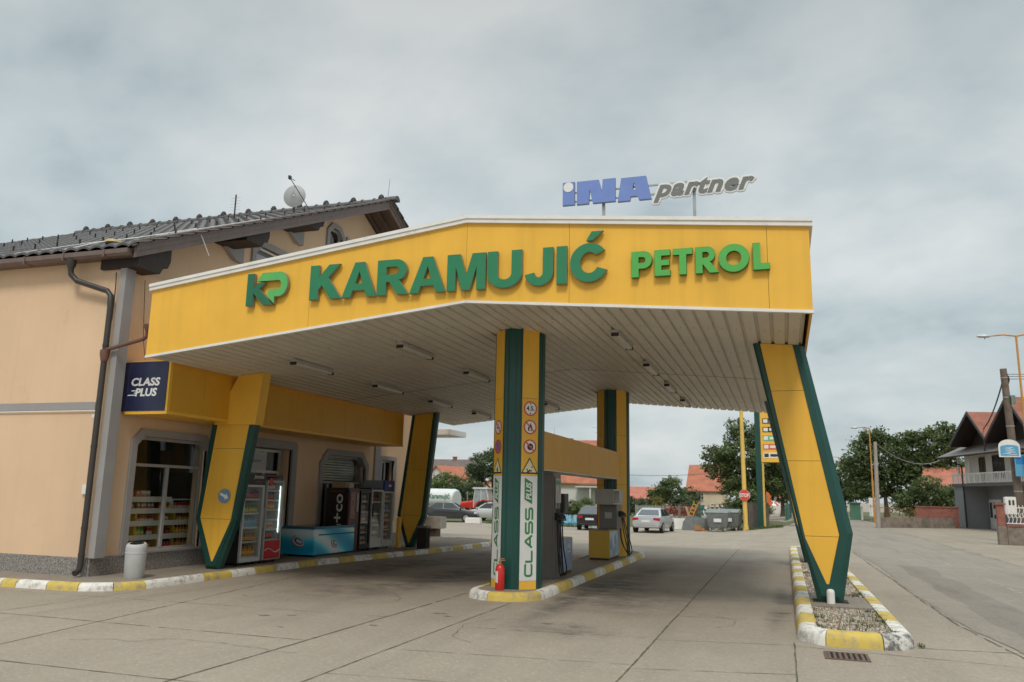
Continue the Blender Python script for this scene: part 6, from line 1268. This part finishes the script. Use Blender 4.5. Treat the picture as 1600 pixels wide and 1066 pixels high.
# garden walls and fence across the road
BRK = pm('brick_red', (.27, .10, .075), .85, .25, 5, bump=.3, bscale=40); STN = pm('old_concrete', (.22, .18, .145), .9, .25, 3, bump=.4, bscale=30, dirt=((.09, .075, .06), 2, .5, .6))
g = MB(); g.add([], []); M = Matrix.Translation((5.75, 57.8, 0)) @ Matrix.Rotation(math.atan2(3.9, 5.15), 4, 'Z'); g.box(0, 6.4, 0, .3, -.1, .66, 0, M); solo('garden_wall', g, STN, 'long low weathered concrete wall running along the far side of the road', 'wall', bevel=.02)
M2 = Matrix.Translation((8.5, 62.0, 0)) @ Matrix.Rotation(math.atan2(-.2, 2.5), 4, 'Z'); g = MB(); g.box(0, 2.6, 0, .25, -.1, 1.34, 0, M2); g.box(-.05, 2.65, -.05, .3, 1.34, 1.42, 0, M2); solo('brick_wall', g, BRK, 'red brick garden wall left of the house with the balcony', 'wall')
t = thing('garden_fence', 'thin rusty wire fence with arched tops above the low concrete wall', 'fence', (5.8, 58.0, .66), math.atan2(3.9, 5.15))
g = MB()
for k in range(4): x0 = .05+k*1.0; g.tube([(x0+.5-.5*cos(R_(a)), .15, .42+.22*sin(R_(a))) for a in range(0, 181, 20)], .02, 5); g.tube([(x0, .15, 0), (x0, .15, .45)], .025, 5)
for k in range(40): g.tube([(.1+k*.1, .15, 0), (.1+k*.1, .15, .42+.22*sin(R_(((.05+k*.1) % 1.0)*180)))], .007, 4)
part('rails', g, pm('rusty_wire', (.22, .13, .05), .8, .2, 8), t)
t = thing('gate_pillar_wall', 'brick capped pillar and low wall carrying a white ornamental fence beside the road', 'wall', (8.35, 38.75, 0), R_(-4))
g = MB(); g.box(0, .33, 0, .33, 0, .78); g.box(.33, 1.6, .04, .29, 0, .74); part('plinth_wall', g, STN, t, bevel=.02)
g = MB(); g.box(.02, .31, .02, .31, .78, 1.62); g.box(-.03, .36, -.03, .36, 1.62, 1.70); g.box(.33, 1.6, .03, .30, .74, .82); part('brick_cap', g, BRK, t, bevel=.012)
g = MB(); g.box(.36, 1.6, .15, .18, .86, .90); g.box(.36, 1.6, .15, .18, 1.50, 1.54)
for k in range(9): x = .42+k*.14; g.tube([(x, .165, .88), (x+.05, .165, 1.05), (x-.03, .165, 1.25), (x+.03, .165, 1.42), (x, .165, 1.62)], .016, 5)
for k in range(8): x = .5+k*.14; g.tube([(x+.05*cos(R_(a)), .165, 1.2+.09*sin(R_(a))) for a in range(0, 361, 45)], .010, 4)
part('ornamental_fence', g, WHT, t)
# ------------------------------------------------------------------ poles, lamps, signs along the road
ORP = pm('orange_paint', (.50, .235, .05), .55, .1, 3, dirt=((.25, .12, .05), 4, .6, .5))
def lamp(label, x, y, h, arm, rz=0, double=False):
    t = thing('street_lamp', label, 'street lamp', (x, y, 0), rz, 'street lamps along the road'); g = MB()
    g.tube([(0, 0, 0), (0, 0, h*.45), (0, 0, h*.46), (0, 0, h)], [.075, .07, .052, .045], 10)
    g.tube([(0, 0, h-.02), (-arm*.5, 0, h+.06), (-arm, 0, h+.02)], [.04, .035, .03], 8)
    if double: g.tube([(0, 0, h-.02), (arm*.5, 0, h+.06), (arm, 0, h+.02)], [.04, .035, .03], 8)
    part('post', g, ORP, t)
    for s in ((-1, 1) if double else (-1,)):
        g = MB(); g.loft([[(s*(arm+u), w*cos(R_(a)), h+.02+d_+.075*kk*sin(R_(a))) for a in range(0, 360, 30)] for u, w, kk, d_ in ((-.05, .04, .5, 0), (.05, .10, 1, 0), (.38, .13, 1, .01), (.52, .05, .5, .01))]); part('lamp_head', g, ALU, t)
        g = MB(); g.loft([[(s*(arm+u), w*cos(R_(a)), h-.05-dd) for a in range(0, 360, 30)] for u, w, dd in ((.2, .10, 0), (.2, .08, .05), (.2, .03, .07))]); part('lamp_glass', g, HEADL, t)
lamp('orange street lamp beside the concrete pole across the road', 6.6, 69.2, 7.35, .85)
lamp('orange street lamp far down the road, partly hidden by the trees', 6.5, 105.3, 6.8, .85)
lamp('tall orange street lamp with two arms at the right edge of the view', 10.25, 41.0, 9.15, 1.05, 0, True)
g = MB(); g.tube([(0, 0, 0), (.12, 0, 5.45)], [.15, .10], 10); solo('concrete_pole', g, pm('pole_concrete', (.33, .29, .25), .85, .12, 2), 'plain grey concrete pole at the corner of the low wall', 'pole').location = (5.62, 57.0, 0)
t = thing('utility_pole', 'thick weathered wooden utility pole at the right edge with wires and a box', 'utility pole', (10.0, 41.8, 0))
g = MB(); g.tube([(0, 0, -.1), (-.22, -.1, 7.75)], [.19, .145], 12)
part('pole', g, pm('weathered_wood', (.155, .115, .09), .9, .25, 4, streak=.3), t)
g = MB()
for z in (2.2, 5.1, 6.4, 7.3): g.lathe((-.22*z/7.75, -.1*z/7.75, z), [(.20-.005*z, 0), (.20-.005*z, .05)], 12)
part('clamp_band', g, STEEL, t)
g = MB(); g.box(-.06, .10, -.34, -.16, 6.1, 6.5); part('junction_box', g, pm('junction_green', (.16, .24, .20), .6, .1, 6), t)
g = MB(); g.box(-.72, -.28, -.46, -.16, 1.22, 1.98); b = part('meter_cabinet', g, WHT, t, bevel=.02); g = MB()
for k in range(2): g.box(-.58+k*.14, -.50+k*.14, -.468, -.461, 1.62, 1.84)
part('vents', g, TRIMB, b, smooth=0)
g = MB()
for k in range(6): r_ = .12+.03*k; g.tube([(-.15+r_*.5*cos(R_(a)), -.15, 7.35+r_*sin(R_(a))-.1) for a in range(0, 361, 30)], .008, 5)
part('wire_loops', g, BLK, t)
def sag(a, b, s, n=14, r=.02):
    a, b = Vector(a), Vector(b); return [a.lerp(b, k/n)-Vector((0, 0, s*4*(k/n)*(1-k/n))) for k in range(n+1)]
g = MB(); g.tube(sag((9.78, 41.6, 7.45), (13.0, 62.5, 6.6), .45), .035, 6); solo('service_cable', g, BLK, 'thick black cable from the utility pole down to the balcony house gable', 'cable')
g = MB(); g.tube(sag((5.76, 57.0, 5.40), (10.9, 64.5, 4.75), .8), .018, 5); solo('overhead_wire', g, ALU, 'thin wire sagging from the concrete pole to the balcony house', 'wire')
g = MB()
for dz in (0, .1, .22): g.tube(sag((9.8, 41.7, 7.5-dz), (24, 35, 8.0-dz), .5), .014, 5)
solo('overhead_wires', g, BLK, 'bundle of thin wires leaving the utility pole to the right', 'wire')
g = MB(); g.tube(sag((-23, 95, 4.6), (-5.5, 88, 4.4), .5, 20), .02, 4); solo('overhead_wire', g, BLK, 'thin distant wire crossing the sky right of the far column', 'wire')
SKY_B = pm('sign_light_blue', (.10, .34, .55), .4, .05, 6)
t = thing('blue_sign', 'light blue arched sign with white streaks mounted on the utility pole', 'sign', (9.62, 41.28, 4.08))
g = MB(); g.prism([(-.42, -.36), (.42, -.36), (.42, .12)]+[(.42*cos(R_(a)), .12+.30*sin(R_(a))) for a in range(15, 170, 15)]+[(-.42, .12)], 'Y', -.03, 0); part('plate', g, WHT, t, smooth=0)
g = MB(); g.prism([(-.36, -.31), (.36, -.31), (.36, .08)]+[(.36*cos(R_(a)), .08+.10*sin(R_(a))) for a in range(15, 170, 15)]+[(-.36, .08)], 'Y', -.036, -.031)
part('face', g, SKY_B, t, smooth=0); g = MB(); rq = random.Random(2)
for k in range(7): z = -.27+k*.05; a = rq.uniform(-.32, -.1); b = rq.uniform(.05, .32); g.add([(a, -.038, z), (b, -.038, z+.02), (b-.05, -.038, z+.045), (a+.08, -.038, z+.02)], [(0, 1, 2, 3)])
part('streaks', g, SWH, t, smooth=0, recalc=False)
t = thing('blue_sign', 'narrow bright blue rectangular sign under the arched sign', 'sign', (10.02, 41.35, 3.36))
g = MB(); g.box(-.22, .4, -.03, 0, -.48, .48, 0); g.box(-.17, .35, -.034, -.0301, .05, .40, 1); part('plate', g, [SKY_B, pm('blue_deep', (.02, .20, .50), .4, .05, 6)], t, smooth=0)
# stop pole
YP = pm('pole_yellow', (.68, .45, .10), .5, .08, 3)
t = thing('stop_pole', 'tall plain yellow pole carrying a round faced red stop sign', 'sign post', (-2.40, 55.2, gz(-2.4, 55.2)))
g = MB(); g.tube([(0, 0, 0), (0, 0, .02), (0, 0, .35), (-.05, 0, 7.9)], [.22, .22, .15, .115], 12); part('pole', g, YP, t)
g = MB(); R8 = .37; oc = [(R8*cos(R_(22.5+45*k)), R8*sin(R_(22.5+45*k))) for k in range(8)]
g.prism(oc, 'Y', -.20, -.17, 1); g.add([(x*.92, -.202, z) for x, z in oc], [tuple(range(8))], 0); put_text(g, 'STOP', (-.27, -.203, -.12), (1, 0, 0), (0, 0, 1), width=.54, height=.24, depth=.003, bold=.03, mi=1)
s_ = part('stop_sign', g, [SRED, SWH], t, smooth=0); s_.location = (0, 0, 2.22)
# price board
t = thing('price_board', 'tall price board with green post and yellow panel showing dark, green and red fields', 'price board', (-1.55, 57.6, gz(-1.5, 57.6)))
g = MB(); g.box(-.16, .20, -.15, .15, 0, 7.9); part('green_post', g, GRN, t, smooth=0)
g = MB(); g.box(.23, .36, -.06, .06, 0, 4.35); part('yellow_post', g, YP, t, smooth=0)
g = MB(); g.box(.21, 1.75, -.12, .12, 4.36, 7.85); part('panel', g, YEL, t, smooth=0)
for k, (c, n_) in enumerate(((TRIMB, 'dark'), (TRIMB, 'dark'), (pm('price_green', (.10, .42, .22), .4, .1, 4), 'g'), (pm('price_red', (.62, .10, .05), .4, .1, 4), 'r'), (SWH, 'w'))):
    z = 6.95-k*.58; g = MB(); g.box(.36, 1.6, -.135, -.121, z, z+.36, 0); g.box(.42, .70, -.138, -.1351, z+.06, z+.30, 1); g.box(.80, 1.5, -.138, -.1351, z+.09, z+.27, 1); part('price_field', g, [c, SWH if n_ != 'w' else TRIMB], t, smooth=0)
# waste containers
GC = pm('container_grey', (.205, .225, .215), .55, .15, 4, metal=.25, dirt=((.11, .10, .09), 3, .55, .6))
def container(label, x, y, rz):
    t = thing('waste_container', label, 'waste container', (x, y, gz(x, y)), rz, 'grey waste containers'); g = MB()
    g.loft([[(-sx, -sy, z), (sx, -sy, z), (sx, sy, z), (-sx, sy, z)] for sx, sy, z in ((.52, .40, .22), (.60, .50, .45), (.68, .56, 1.12), (.70, .58, 1.18))])
    for s in (-.45, 0, .45): g.box(s-.03, s+.03, -.585, -.50, .5, 1.1)
    part('body', g, GC, t, bevel=.02)
    g = MB(); g.prism([(-.60+1.2*k/8, 1.18+.22*sin(pi*k/8)) for k in range(9)], 'X', -.68, .68); part('lid', g, GC, t)
    for s in (-1, 1):
        for q in (-1, 1): g = MB(); g.tube([(s*.46-.03, q*.34, .11), (s*.46+.03, q*.34, .11)], .11, 12); g.box(s*.46-.045, s*.46+.045, q*.34-.05, q*.34+.05, .13, .24); part('wheel', g, pm('wheel_pale', (.35, .33, .31), .6, .2, 9), t)
    g = MB(); g.box(-.22, .24, -.60, -.588, .60, .82); part('label', g, SWH, t, smooth=0); g = MB()
    for s in (-1, 1): g.tube([(s*.72, -.5, 1.05), (s*.80, -.5, 1.32), (s*.72, .3, 1.05)], .025, 6)
    part('side_bars', g, GC, t)
container('grey wheeled waste container with a white label facing the pumps', -4.05, 53.9, R_(2)); container('grey waste container half hidden behind the labelled one', -3.35, 55.5, R_(-12))
g = MB(); M = Matrix.Rotation(R_(4), 4, 'Z'); g.prism([(-.95, 0), (.85, 0), (.75, .75), (-.55, .95), (-.85, .5)], 'Y', 0, .03, 0, M); 
for k in range(9): g.box(-.8+k*.19, -.78+k*.19, -.012, 0, .05, .62, 0, M)
solo('metal_sheet', g, GC, 'dented corrugated metal sheet leaning beside the waste containers', 'metal sheet', smooth=0).location = (-5.45, 54.6, gz(-5.4, 54.6))
g = MB(); g.box(-.3, .3, -.2, .2, 0, .18); g.box(-.32, .1, -.25, -.2, .05, .35); g.box(.05, .5, -.15, .2, .1, .16, 0, Matrix.Rotation(R_(15), 4, 'Y')); solo('broken_crate', g, pm('crate_wood', (.36, .17, .07), .8, .2, 8), 'broken wooden crate on the ground before the metal sheet', 'crate', smooth=0).location = (-5.15, 53.7, gz(-5.1, 53.7))
# stacked scrap beams behind the containers
rq = random.Random(9); SC_ = [pm('scrap_yellow', (.50, .28, .05), .6, .2, 4), pm('scrap_green', (.03, .13, .10), .6, .2, 4), pm('scrap_rust', (.20, .075, .05), .8, .2, 4), pm('scrap_tan', (.42, .30, .18), .8, .2, 4)]
for k, (x, y, h_, tilt, c, nm) in enumerate(((-6.35, 56.2, 1.9, 24, 0, 'yellow lattice beam leaning at the left end of the scrap pile'), (-5.75, 56.6, 1.7, 18, 1, 'dark green frame leaning next to the yellow beam in the scrap pile'), (-5.3, 56.9, 1.5, 50, 2, 'rusty red beam lying low in the scrap pile'), (-4.75, 57.2, 1.7, 12, 3, 'tan upright plank in the middle of the scrap pile'), (-4.1, 57.4, 1.8, -30, 3, 'tan beam leaning left at the right end of the scrap pile'), (-4.4, 57.0, 1.3, 60, 1, 'green beam lying across the scrap pile'), (-5.9, 57.3, 1.5, -20, 3, 'tan plank leaning behind the yellow beam in the scrap pile'), (-5.0, 57.5, 1.6, 35, 0, 'short yellow lattice beam half buried in the middle of the scrap pile'), (-3.8, 57.1, 1.7, -12, 2, 'rusty beam standing at the right end of the scrap pile'), (-5.5, 57.6, 1.2, 75, 3, 'tan plank lying flat at the back of the scrap pile'))):
    g = MB()
    if c in (0, 1):
        for s in (-.14, .14): g.box(s-.03, s+.03, -.04, .04, 0, h_)
        for q in range(7): g.box(-.14, .14, -.03, .03, .1+q*h_/7.2, .17+q*h_/7.2)
        if c == 1:
            for q in range(4): g.box(-.3, .3, -.05, .05, .3+q*.35, .42+q*.35)
    else: g.box(-.07, .07, -.05, .05, 0, h_); g.box(-.10, .10, -.06, -.05, h_*.3, h_*.36)
    o = solo('scrap_beam', g, SC_[c], nm, 'beam', 'scrap beams behind the containers', smooth=0); o.location = (x, y, gz(x, y)+.05); o.rotation_euler = (0, R_(tilt), R_(rq.uniform(-20, 20)))
# fences and low walls of the yard
WOOD = pm('grey_wood', (.16, .135, .11), .9, .25, 4, streak=.3)
def slat_fence(name, label, x0, y0, x1, y1, h, m, gap=.02, bw=.12):
    l = math.hypot(x1-x0, y1-y0); t = thing(name, label, 'fence', (x0, y0, gz(x0, y0)), math.atan2(y1-y0, x1-x0)); g = MB(); rf = random.Random(int(l*10)); n = int(l/(bw+gap))
    for k in range(n): g.box(k*(bw+gap), k*(bw+gap)+bw, -.012, .012, .04, h*rf.uniform(.95, 1.03))
    part('boards', g, m, t, smooth=0); g = MB()
    for z in (.3, h-.3): g.box(0, l, .013, .06, z, z+.07)
    for k in range(max(2, int(l/2)+1)): g.box(k*2.0-.05, k*2.0+.05, .061, .16, 0, h+.05)
    part('rails', g, m, t, smooth=0)
slat_fence('wooden_fence', 'weathered grey board fence between the stop pole and the price board', -2.3, 57.9, -1.0, 60.6, 1.75, WOOD)
slat_fence('yard_fence', 'pale grey fence behind the silver saloon', -14.2, 82.5, -7.6, 82, 1.25, pm('fence_pale', (.34, .33, .31), .8, .15, 3), .06, .08)
slat_fence('green_fence', 'thin green fence along the side street beyond the price board', 0.2, 72, .7, 86, 1.3, pm('fence_green', (.06, .15, .11), .6, .15, 3), .10, .05)
g = MB(); g.box(0, 2.3, 0, .25, 0, .72); solo('low_wall', g, WHT, 'low white wall right of the silver saloon', 'wall', bevel=.02).location = (-7.3, 55.0, gz(-7, 55))
g = MB(); g.box(0, .14, 0, .14, 0, 1.55); solo('fence_post', g, WOOD, 'single grey wooden post left of the scrap pile', 'post', smooth=0).location = (-6.72, 55.6, gz(-6.7, 55))
g = MB(); rq = random.Random(3)
for k in range(900): 
    px, py, pz = rq.uniform(0, 2.6), rq.gauss(0, .25), abs(rq.gauss(0, .28)); s = .07; g.add([(px-s, py, pz), (px+s, py+rq.uniform(-s, s), pz+rq.uniform(-s, s)), (px, py+rq.uniform(-s, s), pz+s*1.5)], [(0, 1, 2)])
solo('red_shrub', g, pm('rust_leaf', (.22, .06, .035), .8, .3, 3), 'low rusty red shrub behind the low white wall', 'shrub', smooth=0, recalc=False).location = (-8.5, 62, gz(-8, 62)+.75)
g = MB(); rq = random.Random(6)
for k in range(26): px, py = rq.uniform(-1.1, 1.1), rq.uniform(-.4, .4); g.lathe((px, py, 0), [(.22, 0), (.26, rq.uniform(.1, .25)), (.12, rq.uniform(.45, .72)), (.02, .74)], 7)
solo('blue_tarp', g, pm('tarp_blue', (.14, .33, .42), .6, .4, 3), 'crumpled light blue tarpaulin heap left of the black hatchback', 'tarpaulin', smooth=0).location = (-13.6, 56.0, gz(-13, 56))
# kiosk, parasols and street clutter far off
t = thing('green_booth', 'small green booth at the roadside below the dark tree', 'booth', (6.05, 80, 0)); g = MB(); g.box(-.42, .42, -.4, .4, 0, 1.45); g.box(-.5, .5, -.5, .5, 1.45, 1.55); part('cabin', g, pm('booth_green', (.07, .18, .12), .6, .1, 3), t, smooth=0); g = MB(); g.box(.46, .62, -.2, -.1, 0, 1.2); part('white_board', g, WHT, t, smooth=0)
t = thing('roadside_notice', 'small white notice board on a thin post beside the orange lamp post', 'sign', (6.75, 73.5, 0)); g = MB(); g.tube([(0, 0, 0), (0, 0, 2.0)], .035, 6); part('post', g, STEEL, t); g = MB(); g.box(-.1, .45, -.03, .03, .45, 1.15); g.box(-.12, .18, -.035, .03, 1.4, 1.95); part('board', g, WHT, t, smooth=0)
PAR = pm('parasol_red', (.55, .06, .05), .7, .15, 2)
for x, y, nm in ((-2.9, 104, 'left'), (-1.4, 106, 'right')):
    t = thing('parasol', 'red and white parasol far behind the price board, %s of the two' % nm, 'parasol', (x, y, gz(x, y)), group='parasols far off'); g = MB(); g.tube([(0, 0, 0), (0, 0, 1.7)], .04, 6); part('pole', g, WHT, t); g = MB(); n = 12
    g.lathe((0, 0, 1.15), [(1.05, 0), (.6, .35), (.03, .55)], n); g.m = [i % 2 for i in range(len(g.f))]; part('canopy', g, [PAR, WHT], t, smooth=0)
t = thing('beach_flag', 'orange teardrop flag banner just right of the green price board post', 'flag', (-1.35, 70, gz(-1.35, 70))); g = MB(); g.tube([(0, 0, 0), (0, 0, 2.3)], .03, 6); part('pole', g, STEEL, t); g = MB(); g.prism([(0, .9)]+[(.30*sin(R_(a))*1.3, 1.75-.75*cos(R_(a))*1.0) for a in range(20, 180, 20)]+[(0, 2.5)], 'Y', -.012, .012); part('cloth', g, pm('flag_orange', (.75, .14, .03), .6, .1, 2), t, smooth=0)
